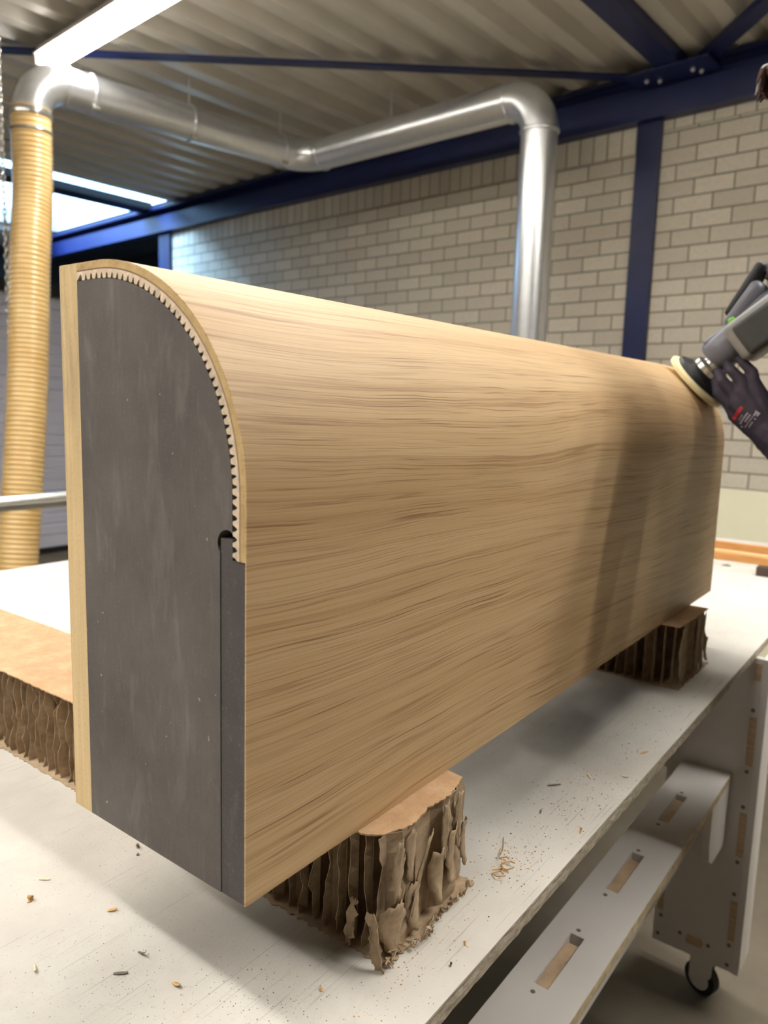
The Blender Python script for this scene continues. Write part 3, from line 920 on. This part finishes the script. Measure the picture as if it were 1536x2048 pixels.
# long strip under the near end
rt = R_(1.1)
def fr1(x, y, z_): return Vector((.1385+x*math.cos(rt)-y*math.sin(rt), -.034+x*math.sin(rt)+y*math.cos(rt), TZ+z_))
s1 = empty('cardboard_strip', fr1(.075, .5, 0), 'long honeycomb cardboard strip with torn end under the near end of the oak box', 'cardboard', 'cardboard strips under the oak box')
LB = 1.12; WB = .155; HB = .1195
comb(s1, (0.0025, 0.004, .0012), (WB-.002, LB, HB-.0016), fr1, a=.0092, seed=3, rough=.0030, zs=12)
top1 = ragged([(0.010, .012), (.040, .001), (.075, .006), (.112, .002), (.150, .010), (WB, .055), (WB, LB), (0, LB), (-.001, .03)], seed=5)
sheet(s1, 'top_liner', top1, HB-.0016, HB, fr1, M['kraft'])
sheet(s1, 'bottom_liner', ragged([(-.002, -.004), (WB+.003, -.006), (WB+.001, LB), (-.001, LB)], amp=.0022, seed=8), 0.0002, .0014, fr1, M['paper'])
XD = Vector((1, 0, 0)); ZD = Vector((0, 0, -1))
for (fx, fy, fz, wd, td, w_, h_, cu, sd) in (
        (.016, -.001, .050, (1, -.25, 0), (0, .0, -1), .030, .047, .006, 1),
        (.046, -.003, .060, (1, .10, 0), (.10, 0, -1), .026, .052, .005, 2),
        (.070, -.004, .098, (1, .2, .2), (-.45, .0, -1), .012, .075, .003, 3),
        (.088, -.004, .070, (1, -.1, 0), (.05, 0, -1), .024, .055, .006, 4),
        (.117, -.004, .085, (1, .3, 0), (-.05, 0, -1), .022, .062, .005, 5),
        (.142, -.001, .080, (1, .3, 0), (.05, 0, -1), .018, .050, .004, 6),
        (.020, -.002, .112, (1, .0, 0), (-.05, 0, -1), .014, .055, .002, 7),
        (.040, -.001, .115, (1, .1, 0), (.0, 0, -1), .016, .050, .002, 8),
        (-.002, .012, .046, (0, 1, 0), (-.1, -.3, -1), .012, .050, .004, 9),
        (-.001, .034, .052, (0, 1, .1), (0, .15, -1), .010, .052, .003, 10),
        (.100, -.002, .115, (1, .0, 0), (.03, 0, -1), .013, .060, .002, 11),
        (.128, -.001, .116, (1, .0, 0), (.0, 0, -1), .013, .062, .002, 12)):
    pw = fr1(fx, fy, fz); wv = Vector(wd); wv.rotate(Euler((0, 0, rt))); tv = Vector(td)
    flap(s1, pw, wv, tv, w_, h_, cu, sd)
# crumbled rag at the foot of the front corner
rag = MB(); rnd = random.Random(5)
for i in range(46):
    t = i/45; base = fr1(-.004+t*.10, -.008+.006*math.sin(t*9), .002) if t < .75 else fr1(.07+(t-.75)*.3, -.006, .002)
    pts = [base + Vector((rnd.uniform(-.005, .005), rnd.uniform(-.004, .004), rnd.uniform(0, .010))) for _ in range(4)]
    rag.add(pts, [(0, 1, 2), (0, 2, 3)])
o = rag.build('torn_scraps', M['paper'], s1); so = o.modifiers.new('t', 'SOLIDIFY'); so.thickness = .0008
# second strip at the far end
def fr2(x, y, z_): return Vector((1.032+x, -.036+y, TZ+z_))
s2 = empty('cardboard_strip', fr2(.1, .3, 0), 'honeycomb cardboard strip standing in shade under the far end of the oak box', 'cardboard', 'cardboard strips under the oak box')
WB2 = .19; LB2 = .62
comb(s2, (0.002, 0.004, .0012), (WB2-.002, LB2, HB-.0016), fr2, a=.0102, seed=13, rough=.0016, zs=8)
sheet(s2, 'top_liner', ragged([(.0, .004), (.10, .0), (WB2-.008, .0), (WB2-.008, LB2), (0, LB2)], seed=15), HB-.0016, HB, fr2, M['kraft'])
sheet(s2, 'bottom_liner', ragged([(-.002, -.002), (WB2+.012, -.004), (WB2+.010, LB2), (-.001, LB2)], amp=.002, seed=18), 0.0002, .0014, fr2, M['paper'])
for (fx, fy, fz, wd, td, w_, h_, cu, sd) in ((.15, -.004, .115, (1, 0, 0), (0, 0, -1), .022, .11, .003, 21), (.118, -.003, .112, (1, 0, 0), (0, 0, -1), .018, .10, .003, 22),
                                             (.192, .012, .075, (.4, 1, 0), (.1, 0, -1), .026, .06, .006, 23), (.185, -.004, .06, (1, .4, 0), (0.1, 0, -1), .02, .05, .006, 24), (.016, -.002, .113, (1, 0, 0), (0, 0, -1), .02, .105, .003, 25)):
    flap(s2, fr2(fx, fy, fz), wd, td, w_, h_, cu, sd)

# ------------------------------------------------------------------ stock at the far end of the table
def strip(name, x0, x1, y0, y1, z0, z1, mat, label, cat, group=None, bev=.002):
    o = MB().box((x0, y0, z0), (x1, y1, z1)).build(name, mat, bevel=bev); return tag(o, label, cat, group)


strip('timber_strip', 2.435, 2.475, -.08, 1.5, TZ, TZ+.026, M['timber'], 'nearest orange timber strip lying across the far end of the table', 'timber', 'timber strips on the far table end')
strip('timber_strip', 2.50, 2.535, -.08, 1.4, TZ, TZ+.022, M['timber2'], 'pale timber strip lying between two orange strips on the table', 'timber', 'timber strips on the far table end')
strip('timber_strip', 2.58, 2.60, -.08, 1.45, TZ, TZ+.042, M['timber'], 'rearmost orange timber strip, in front of the pale green board', 'timber', 'timber strips on the far table end')
strip('dark_bar', 2.235, 2.275, -.095, .068, TZ, TZ+.030, M['brown'], 'dark brown square bar on the table at the right edge of the photo', 'bar')
o = MB().box((-2.2, WD-.06, .0), (3.2, WD-.042, .985), hf).build('pale_board', M['pale'])
tag(o, 'large pale green board standing against the foot of the brick wall', 'board')
o = MB().prism([(0, 0), (.03, 0), (.012, .004)], 0, .02, lambda a, b_, c_: Vector((2.33+c_, .165+a, TZ+b_+.0002))).build('wood_splinter', M['darkchip'])
tag(o, 'thin grey splinter on the table beside the orange timber', 'splinter')

# ------------------------------------------------------------------ shavings and crumbs on the table
def shaving(x, y, ln, wd, turns, rz, mat, label, rad=.004, group='wood shavings on the table'):
    mb = MB(); n_ = 18; ca, sa = math.cos(rz), math.sin(rz); vs = []
    for i in range(n_+1):
        t = i/n_; a = turns*2*PI*t; r_ = rad*(1-.3*t)
        px = ln*t + r_*math.sin(a); pz = r_*(1-math.cos(a))*.9+.0004
        for s_ in (-.5, .5):
            ww = wd*(.5+.6*math.sin(PI*(t*.85+.08)))
            vs.append(Vector((x+px*ca-s_*ww*sa, y+px*sa+s_*ww*ca, TZ+pz+.0003)))
    mb.add(vs, [(2*i, 2*i+1, 2*i+3, 2*i+2) for i in range(n_)])
    o = mb.build('wood_shaving', mat, smooth=True)
    so = o.modifiers.new('t', 'SOLIDIFY'); so.thickness = .0005; so.offset = 1
    return tag(o, label, 'shaving', group)


LST = [  # x, y, length, width, turns, rot, radius, mat, label
    (-.022, .296, .007, .0045, 1.0, .5, .0032, 'shave', 'curled brown oak shaving on the white table, leftmost of the shavings'),
    (.004, .323, .011, .0022, .06, -.9, .002, 'chip', 'straight pale splinter on the table above the curled brown shaving'),
    (.021, .224, .007, .0032, .25, -.7, .003, 'shave', 'leaf-shaped tan chip at the shadow edge left of the box'),
    (.108, .300, .009, .003, .4, -2.2, .004, 'darkchip', 'curved grey-brown shaving just below the bottom edge of the batten'),
    (.094, .281, .003, .002, .3, .4, .001, 'darkchip', 'tiny dark crumb beside the curved shaving under the grey end face'),
    (.004, .097, .008, .0036, .35, -1.6, .003, 'shave', 'short brown chip with a dark tip near the bottom of the photo'),
    (.007, .152, .009, .0022, .4, -1.5, .004, 'darkchip', 'hooked dark shaving on the lit table below the shadow edge'),
    (-.023, .146, .012, .0030, .08, -.8, .002, 'darkchip', 'grey spindle-shaped splinter on the lower left of the table'),
    (-.061, .210, .010, .0024, .3, -2.0, .003, 'chip', 'pale flake with a brown end, lowest left on the table'),
    (.079, -.011, .004, .002, .3, 1.0, .001, 'shave', 'tiny tan crumb in front of the cardboard strip corner'),
    (.208, -.079, .003, .002, .6, 1.0, .0016, 'shave', 'small rounded crumb near the table edge right of the cardboard corner'),
    (.175, -.082, .003, .0018, .6, .2, .0018, 'darkchip', 'small dark curl on the table edge below the torn cardboard'),
    (.543, -.006, .017, .0030, .12, -.75, .004, 'darkchip', 'bowed dark shaving in the middle of the table between the two cardboard strips'),
    (.724, -.071, .014, .0030, .15, -.5, .004, 'shave', 'tan bent shaving near the table edge under the middle of the box'),
    (.461, -.087, .006, .0024, .5, .2, .003, 'shave', 'orange-brown crumb at the table edge above the slotted shelf'),
    (.600, -.045, .009, .0026, .3, .8, .003, 'chip', 'pale curled shaving on the table right of the bowed dark one'),
    (.640, -.083, .008, .0022, .2, 2.2, .003, 'chip', 'small pale chip on the far half of the table edge'),
    (.470, -.030, .010, .0016, .1, .3, .002, 'darkchip', 'thin grey sliver on the table between fibre tangle and bowed shaving'),
]
for (x, y, ln, wd, tu, rz, rad, mt, lb) in LST:
    shaving(x, y, ln, wd, tu, rz, M[mt], lb, rad)

# countless grit and dust crumbs
rnd = random.Random(21); gm = MB()
def speck(x, y, r_):
    a = rnd.uniform(0, 6.28); pts = [Vector((x+r_*math.cos(a+k*2.1)*rnd.uniform(.6, 1.2), y+r_*math.sin(a+k*2.1)*rnd.uniform(.6, 1.2), TZ+.0002)) for k in range(3)]
    tp = Vector((x, y, TZ+r_*rnd.uniform(.5, .9)))
    gm.add(pts+[tp], [(0, 1, 2), (0, 3, 1), (1, 3, 2), (2, 3, 0)])
for (cx, cy, sx, sy, n_, rr) in ((.04, .02, .03, .03, 170, .0006), (.0, .17, .05, .09, 420, .00042), (-.03, .1, .04, .08, 260, .0005), (.10, -.07, .05, .02, 110, .0005),
                                 (.40, -.06, .07, .022, 90, .0009), (.55, -.05, .10, .035, 120, .0009), (.8, -.06, .15, .03, 70, .0012), (.3, .3, .2, .2, 60, .0006)):
    for _ in range(n_):
        x = rnd.gauss(cx, sx); y = rnd.gauss(cy, sy)
        if y > TY0+.003: speck(x, y, rr*rnd.uniform(.5, 1.5))
tag(gm.build('sawdust', M['grit']), 'dark grit and sawdust specks scattered over the white table', 'sawdust', kind='stuff')
gm = MB()
for (cx, cy, sx, sy, n_, rr) in ((.36, -.045, .022, .018, 120, .0010), (.5, -.05, .08, .03, 90, .0011), (.16, -.055, .05, .012, 80, .0009), (.0, .2, .05, .08, 90, .0006)):
    for _ in range(n_):
        x = rnd.gauss(cx, sx); y = rnd.gauss(cy, sy)
        if y > TY0+.003: speck(x, y, rr*rnd.uniform(.5, 1.5))
tag(gm.build('sawdust', M['shave']), 'tan wood and paper crumbs scattered along the table edge', 'sawdust', kind='stuff')

# tangle of paper fibres right of the first cardboard strip
def zt(x, y, h=0): return Vector((x, y, TZ+.0012+h))
fb = MB()
paths = [[(.37, -.028), (.352, -.036), (.345, -.043), (.338, -.047)], [(.345, -.043), (.351, -.050), (.349, -.057)], [(.338, -.047), (.330, -.046), (.322, -.044)],
         [(.345, -.043), (.333, -.052), (.331, -.058)], [(.322, -.044), (.318, -.052), (.322, -.060)], [(.338, -.047), (.336, -.055), (.342, -.060)],
         [(.322, -.044), (.328, -.050), (.324, -.056)], [(.352, -.036), (.356, -.043), (.352, -.048)]]
for k, pth in enumerate(paths):
    c_ = [zt(px, py, .002*((i*7+k*3) % 3)) for i, (px, py) in enumerate(pth)]
    fb.tube(catmull(c_, 6), .0007 if k else .0005, 6)
tag(fb.build('paper_fibres', M['shave'], smooth=True), 'small tangle of brown fibres lying right of the torn cardboard strip', 'fibres')
fb = MB().tube(catmull([zt(.392, -.020), zt(.372, -.030), zt(.356, -.034)], 6), .0004, 6)
tag(fb.build('paper_fibres', M['darkchip'], smooth=True), 'single thin bent fibre above the brown fibre tangle', 'fibres')

# ------------------------------------------------------------------ sander on the far end of the box
SC = Vector((1.30, .0535, 1.4715)); SN = Vector((0, -.72, .694)).normalized(); SX = Vector((1, 0, 0)); SY = SN.cross(SX).normalized()
if SY.z < 0: SY = -SY
sd = empty('orbital_sander', SC, 'grey hand sander with cream pad pressed on the far end of the oak box', 'sander')
def sl(x, y, z_): return SC+SX*x+SY*y+SN*z_
def srot(tx):   # frame tilted
    return lambda x, y, z_: sl(x, y, z_)
MB().lathe([(.066, .0), (.070, .002), (.071, .009), (.066, .013)], SC, SN, 40).build('foam_pad', M['pad'], sd, smooth=True)
MB().lathe([(.056, .013), (.060, .015), (.058, .022), (.044, .028), (.03, .032)], SC, SN, 40).build('backing_plate', M['black'], sd, smooth=True)
MB().lathe([(.030, .028), (.036, .034), (.036, .044), (.026, .050), (.026, .056), (.034, .060)], SC, SN, 32).build('hub', M['steel'], sd, smooth=True)
def superbox(cx, cy, cz, sx, sy, sz, name, mat, bev, rotx=0):
    mb = MB(); c0, s0 = math.cos(rotx), math.sin(rotx)
    def fr_(a, b_, c_): return sl(cx+a, cy+b_*c0-c_*s0, cz+b_*s0+c_*c0)
    mb.box((-sx/2, -sy/2, -sz/2), (sx/2, sy/2, sz/2), fr_)
    return mb.build(name, mat, sd, bevel=bev, seg=4, smooth=True)
MB().lathe([(.030, .056), (.036, .062), (.038, .085), (.037, .115), (.040, .135), (.044, .16), (.042, .20), (.030, .225), (.01, .232)], sl(0, .012, 0), SN, 36).build('motor_housing', M['grey'], sd, smooth=True)
superbox(0, .036, .095, .05, .022, .06, 'front_shell', M['grey'], .009, .15)
superbox(-.006, .048, .17, .066, .03, .10, 'handle_shell', M['grey'], .013, -.25)
superbox(-.004, .070, .19, .056, .022, .115, 'handle_grip', M['black'], .009, -.30)
superbox(-.03, -.012, .165, .075, .085, .115, 'battery_housing', M['lgrey'], .016, .10)
superbox(-.052, -.018, .172, .052, .070, .095, 'battery', M['dgrey'], .010, .10)
superbox(-.036, .034, .136, .012, .020, .014, 'speed_button', M['green'], .004, .2)

# ------------------------------------------------------------------ person
def skin_mesh(name, joints, links, mat, parent=None, subd=2, root=None, label=None, cat=None, post=None, solid=None):
    """joints: dict name -> (pos, rx, ry); links: list of pairs. Grows one continuous surface and bakes it."""
    names = list(joints); idx = {n_: i for i, n_ in enumerate(names)}
    org = WPOS[parent] if parent is not None else Vector((joints[root][0][0], joints[root][0][1], 0))
    me = bpy.data.meshes.new(name); me.from_pydata([Vector(joints[n_][0])-org for n_ in names], [(idx[a], idx[b_]) for a, b_ in links], [])
    o = bpy.data.objects.new(name, me); COL.objects.link(o)
    m_ = o.modifiers.new('skin', 'SKIN'); m_.use_smooth_shade = True; m_.branch_smoothing = .6
    sv = me.skin_vertices[0].data
    for i, n_ in enumerate(names):
        sv[i].radius = (joints[n_][1], joints[n_][2]); sv[i].use_root = (n_ == (root or names[0])); sv[i].use_loose = False
    s_ = o.modifiers.new('sub', 'SUBSURF'); s_.levels = subd; s_.render_levels = subd
    dg = bpy.context.evaluated_depsgraph_get(); dg.update()
    nm = bpy.data.meshes.new_from_object(o.evaluated_get(dg)); o.modifiers.clear(); o.data = nm
    nm.materials.clear(); nm.materials.append(mat)
    for p_ in nm.polygons: p_.use_smooth = True
    WPOS[o] = org
    if post: post(nm)
    if parent is not None: o.parent = parent
    else: o.location = org
    if label: tag(o, label, cat)
    return o

PX = 1.09
J = {
 'pelvis': ((PX+.13, -.40, 1.04), .185, .125), 'waist': ((PX+.12, -.36, 1.20), .185, .120), 'chest': ((PX+.10, -.30, 1.42), .230, .130),
 'upper': ((PX+.08, -.255, 1.62), .205, .105), 'neck': ((PX+.03, -.245, 1.715), .062, .062), 'head1': ((PX+.01, -.235, 1.795), .075, .080),
 'head2': ((PX, -.215, 1.870), .082, .095), 'crown': ((PX, -.210, 1.940), .070, .085),
 'lsh': ((PX-.20, -.245, 1.64), .078, .078), 'lel': ((PX-.29, -.34, 1.36), .060, .058), 'lfo': ((PX-.03, -.27, 1.320), .048, .045), 'lwr': ((1.240, -.172, 1.340), .026, .024), 'lhd': ((1.258, -.110, 1.372), .020, .016),
 'rsh': ((PX+.32, -.245, 1.64), .075, .075), 'rel': ((PX+.44, -.34, 1.42), .058, .055), 'rfo': ((PX+.38, -.26, 1.51), .046, .043), 'rwr': ((1.40, -.185, 1.60), .031, .026), 'rhd': ((1.375, -.130, 1.635), .030, .018),
 'lhip': ((PX+.03, -.40, .96), .100, .100), 'lkn': ((PX+.01, -.36, .53), .064, .066), 'lcf': ((PX+.0, -.41, .36), .058, .062), 'lan': ((PX+.0, -.43, .10), .038, .044), 'lto': ((PX-.01, -.30, .045), .045, .030),
 'rhip': ((PX+.23, -.40, .96), .100, .100), 'rkn': ((PX+.27, -.36, .53), .064, .066), 'rcf': ((PX+.28, -.41, .36), .058, .062), 'ran': ((PX+.29, -.43, .10), .038, .044), 'rto': ((PX+.31, -.29, .045), .045, .030),
}
K = [('pelvis', 'waist'), ('waist', 'chest'), ('chest', 'upper'), ('upper', 'neck'), ('neck', 'head1'), ('head1', 'head2'), ('head2', 'crown'),
     ('upper', 'lsh'), ('lsh', 'lel'), ('lel', 'lfo'), ('lfo', 'lwr'), ('lwr', 'lhd'), ('upper', 'rsh'), ('rsh', 'rel'), ('rel', 'rfo'), ('rfo', 'rwr'), ('rwr', 'rhd'),
     ('pelvis', 'lhip'), ('lhip', 'lkn'), ('lkn', 'lcf'), ('lcf', 'lan'), ('lan', 'lto'), ('pelvis', 'rhip'), ('rhip', 'rkn'), ('rkn', 'rcf'), ('rcf', 'ran'), ('ran', 'rto')]
pr_ = empty('person', (PX+.13, -.40, 0), 'person at the right edge leaning over, dark gloves holding the sander', 'person')

# face relief pushed out of the head
HC = Vector((PX, -.215, 1.875)); HF = Vector((0, .80, -.60)).normalized(); HU = Vector((0, .60, .80)).normalized()
def face(nm):
    for v_ in nm.vertices:
        q = v_.co + WPOS[pr_]; d_ = q-HC
        if d_.length > .16: continue
        a = d_.dot(HF); h_ = d_.dot(HU); s_ = d_.x
        if a > 0:
            k_ = 0
            k_ += .022*math.exp(-((s_/.012)**2+((h_+.005)/.022)**2))            # nose
            k_ -= .008*math.exp(-(((abs(s_)-.03)/.014)**2+((h_-.018)/.010)**2))   # eye sockets
            k_ += .005*math.exp(-((s_/.022)**2+((h_+.045)/.006)**2))            # lips
            k_ += .008*math.exp(-((s_/.02)**2+((h_+.075)/.014)**2))             # chin
            v_.co += HF*k_
body = skin_mesh('body', J, K, M['skin'], pr_, 2, 'pelvis', post=face)

def shell(name, test, off, mat, parent=pr_, src=body):
    me = src.data; org = WPOS[src]; keep = [p_ for p_ in me.polygons if test(p_.center+org)]
    used = {}; vs = []; fs = []
    for p_ in keep:
        f_ = []
        for vi in p_.vertices:
            if vi not in used: used[vi] = len(vs); vs.append(me.vertices[vi].co+org+me.vertices[vi].normal*off)
            f_.append(used[vi])
        fs.append(tuple(f_))
    if not fs: return None
    mb = MB(); mb.v = vs; mb.f = fs
    o = mb.build(name, mat, parent, smooth=True, angle=180)
    so = o.modifiers.new('t', 'SOLIDIFY'); so.thickness = .003; so.offset = 1
    return o
shell('sweater', lambda q: q.z > 1.05 and not (q.z > 1.71 and abs(q.x-PX) < .11) and q.y < -.15, .009, M['shirt'])
shell('trousers', lambda q: .09 < q.z <= 1.09 and q.y < -.1, .012, M['trousers'])
shell('shoes', lambda q: q.z <= .12 and q.y < -.1, .010, M['black'])
for s_ in (-1, 1):
    MB().lathe([(.001, -.011), (.008, -.008), (.011, 0), (.008, .008), (.001, .011)], HC+HU*.018+HF*.080+Vector((s_*.03, 0, 0)), HF, 16).build('eye', M['black'], pr_, smooth=True)
    MB().lathe([(.006, -.006), (.017, -.003), (.019, .002), (.012, .006)], HC+Vector((s_*.079, 0, 0))-HF*.005, (s_, 0, 0), 16).build('ear', M['skin'], pr_, smooth=True)
# hair cap with a fringe hanging over the forehead
hv = []; hfs = []; nu, nv = 28, 14
for j in range(nv+1):
    th = (PI*.56)*j/nv
    for i in range(nu):
        ph = 2*PI*i/nu; dx, dy = math.sin(th)*math.cos(ph), math.sin(th)*math.sin(ph)
        ex = .090*(1+.05*noise.noise(Vector((dx*6, dy*6, th*5))))
        fo = max(0, dy)   # toward the face
        cut = 1 - .0*fo
        p_ = HC + HU*(.012+(.103)*math.cos(th)) + Vector((1, 0, 0))*dx*ex + HF*(dy*.108*(1+.06*noise.noise(Vector((ph*3, th*4, 1)))))
        hv.append(p_)
for j in range(nv):
    for i in range(nu): hfs.append((j*nu+i, j*nu+(i+1) % nu, (j+1)*nu+(i+1) % nu, (j+1)*nu+i))
hm = MB(); hm.add(hv, hfs)
# quiff locks sticking out at the front
hr = hm.build('hair', M['hair'], pr_, smooth=True)
so = hr.modifiers.new('t', 'SOLIDIFY'); so.thickness = .006; so.offset = 1
lk = MB(); rnd = random.Random(9)
for i in range(26):
    s_ = -.045+.09*i/25
    b0 = HC+HU*.085+HF*.055+Vector((s_, 0, 0))
    tipp = Vector((PX+s_*.55-.03+rnd.uniform(-.01, .01), -.078+rnd.uniform(-.008, .008), 1.935+rnd.uniform(-.008, .008)))
    m1 = b0.lerp(tipp, .5)+Vector((0, .01, .045+rnd.uniform(-.006, .006)))
    lk.tube(catmull([b0, m1, tipp], 6), [.006]*6+[.0055, .005, .0045, .004, .0032, .0025, .0018], 6)
lk.build('hair_fringe', M['hair'], hr, smooth=True)

# gloves: palm, thumb and four separate fingers closing round the sander
def hand_mesh(name, chains, mat, parent, voxel=.0024):
    """chains of (point, radius); overlapping tapered limbs fused into one continuous surface"""
    mb = MB(); org = WPOS[parent]
    for ch_ in chains:
        for (p, ra), (q, rb) in zip(ch_[:-1], ch_[1:]):
            p, q = Vector(p), Vector(q); n_ = max(2, int((q-p).length/(min(ra, rb)*.35)))
            for k in range(n_+1):
                t = k/n_; rr = ra+(rb-ra)*t
                mb.lathe([(rr*math.sin(PI*(i+.02)/6.04), -rr*math.cos(PI*(i+.02)/6.04)) for i in range(7)], p.lerp(q, t), (q-p), 12)
    o = mb.build(name, mat, parent)
    rm = o.modifiers.new('r', 'REMESH'); rm.mode = 'VOXEL'; rm.voxel_size = voxel
    sm = o.modifiers.new('s', 'SMOOTH'); sm.factor = .5; sm.iterations = 4
    dg = bpy.context.evaluated_depsgraph_get(); dg.update()
    nm = bpy.data.meshes.new_from_object(o.evaluated_get(dg)); o.modifiers.clear(); o.data = nm
    nm.materials.clear(); nm.materials.append(mat)
    for p_ in nm.polygons: p_.use_smooth = True
    return o


# left glove cradles the neck of the sander from below, its back to the camera
LW = Vector((1.262, -.112, 1.372)); LP = Vector((1.262, -.056, 1.408))
gripL = [
    [Vector((1.262, -.026, 1.430)), Vector((1.262, -.004, 1.452)), Vector((1.278, .006, 1.474))],
    [Vector((1.255, -.036, 1.452)), Vector((1.254, -.014, 1.474)), Vector((1.270, -.001, 1.492))],
    [Vector((1.255, -.050, 1.474)), Vector((1.254, -.030, 1.494)), Vector((1.270, -.016, 1.508))],
    [Vector((1.262, -.066, 1.492)), Vector((1.262, -.048, 1.510)), Vector((1.276, -.036, 1.520))],
    [Vector((1.292, -.075, 1.395)), Vector((1.318, -.045, 1.425)), Vector((1.330, -.022, 1.455))]]
KB = [Vector((1.262, -.042, 1.408)), Vector((1.252, -.044, 1.430)), Vector((1.252, -.055, 1.452)), Vector((1.260, -.070, 1.470))]
RF = (.0108, .0116, .0113, .0102)
CU = Vector((1.248, -.160, 1.338)); C2 = Vector((1.195, -.212, 1.318))
chains = [[(C2, .050), (CU, .046), (LW, .038)]]
for k_ in range(4):
    rr = RF[k_]
    chains.append([(LW+Vector((0, .004*k_-.008, .010*k_-.014)), .027), (LW.lerp(KB[k_], .55), .0245), (KB[k_], rr+.0045)])
    g = gripL[k_]; chains.append([(KB[k_], rr+.003), (g[0], rr+.0005), (g[1], rr-.0005), (g[2], rr-.002)])
chains.append([(LW, .028), (gripL[4][0], .022), (gripL[4][1], .017), (gripL[4][2], .014)])
gl_ = hand_mesh('work_glove', chains, M['glove'], pr_)


# right glove on top of the handle
RW = Vector((1.385, -.165, 1.615)); RP = Vector((1.345, -.125, 1.655))
gripR = []
for k_ in range(4):
    gripR.append([sl(.045-.002*k_, .075-.022*k_, .235), sl(.012, .085-.022*k_, .242), sl(-.018, .080-.022*k_, .236)])
gripR.append([Vector((1.36, -.15, 1.60)), sl(.05, -.02, .19), sl(.03, -.045, .175)])
chains = [[(Vector((1.405, -.215, 1.575)), .042), (RW, .036)]]
for k_ in range(4):
    g = gripR[k_]; rr = RF[k_]; kb = RP.lerp(g[0], .45)
    chains.append([(RW, .027), (kb, rr+.005)]); chains.append([(kb, rr+.003), (g[0], rr), (g[1], rr-.0005), (g[2], rr-.002)])
chains.append([(RW, .026), (gripR[4][0], .020), (gripR[4][1], .016), (gripR[4][2], .0135)])
hand_mesh('work_glove', chains, M['glove'], pr_)

# printed band, logo and lines of small characters on the back of the glove
from mathutils.bvhtree import BVHTree
bt = BVHTree.FromPolygons([v_.co+WPOS[pr_] for v_ in gl_.data.vertices], [tuple(p_.vertices) for p_ in gl_.data.polygons])


def marks(name, quads, mat):
    """quads: corner lists in the (y, z) plane, laid on the side of the glove that faces -X"""
    mb = MB()
    for qd in quads:
        vs = []
        for (yy, zz) in qd:
            h_, n_, _, _ = bt.ray_cast(Vector((1.0, yy, zz)), Vector((1, 0, 0)))
            if h_ is None: break
            vs.append(h_+Vector((-.0006, 0, 0)))
        if len(vs) == len(qd): mb.add(vs, [tuple(range(len(vs)))])
    if mb.v: return mb.build(name, mat, gl_)


EU = Vector((-.80, -.60)).normalized(); EV = Vector((-.60, .80)).normalized()   # along the wrist, across it
EU = Vector((-.84, -.54)); EV = Vector((.54, -.84))


def mq(cu, cv, wu, wv, base=Vector((-.050, 1.412))):
    c_ = base+EU*cu+EV*cv
    return [tuple(c_+EU*a+EV*b_) for a, b_ in ((-wu/2, -wv/2), (wu/2, -wv/2), (wu/2, wv/2), (-wu/2, wv/2))]


marks('printed_band', [mq(0, .006*i-.012, .007, .0062) for i in range(5)], M['gred'])
rnd = random.Random(2); qs = []
for row, (cu, n_, w_) in enumerate(((.010, 5, .0016), (.016, 6, .0032), (.022, 7, .0028), (.028, 6, .0016), (.034, 5, .0022))):
    for i in range(n_):
        if rnd.random() < .85: qs.append(mq(cu, -.010+.0045*i, w_, .0030))
qs += [mq(.030, -.022, .010, .003), mq(.028, -.018, .003, .009), mq(.033, -.019, .003, .006)]
marks('printed_characters', qs, M['gprint'])
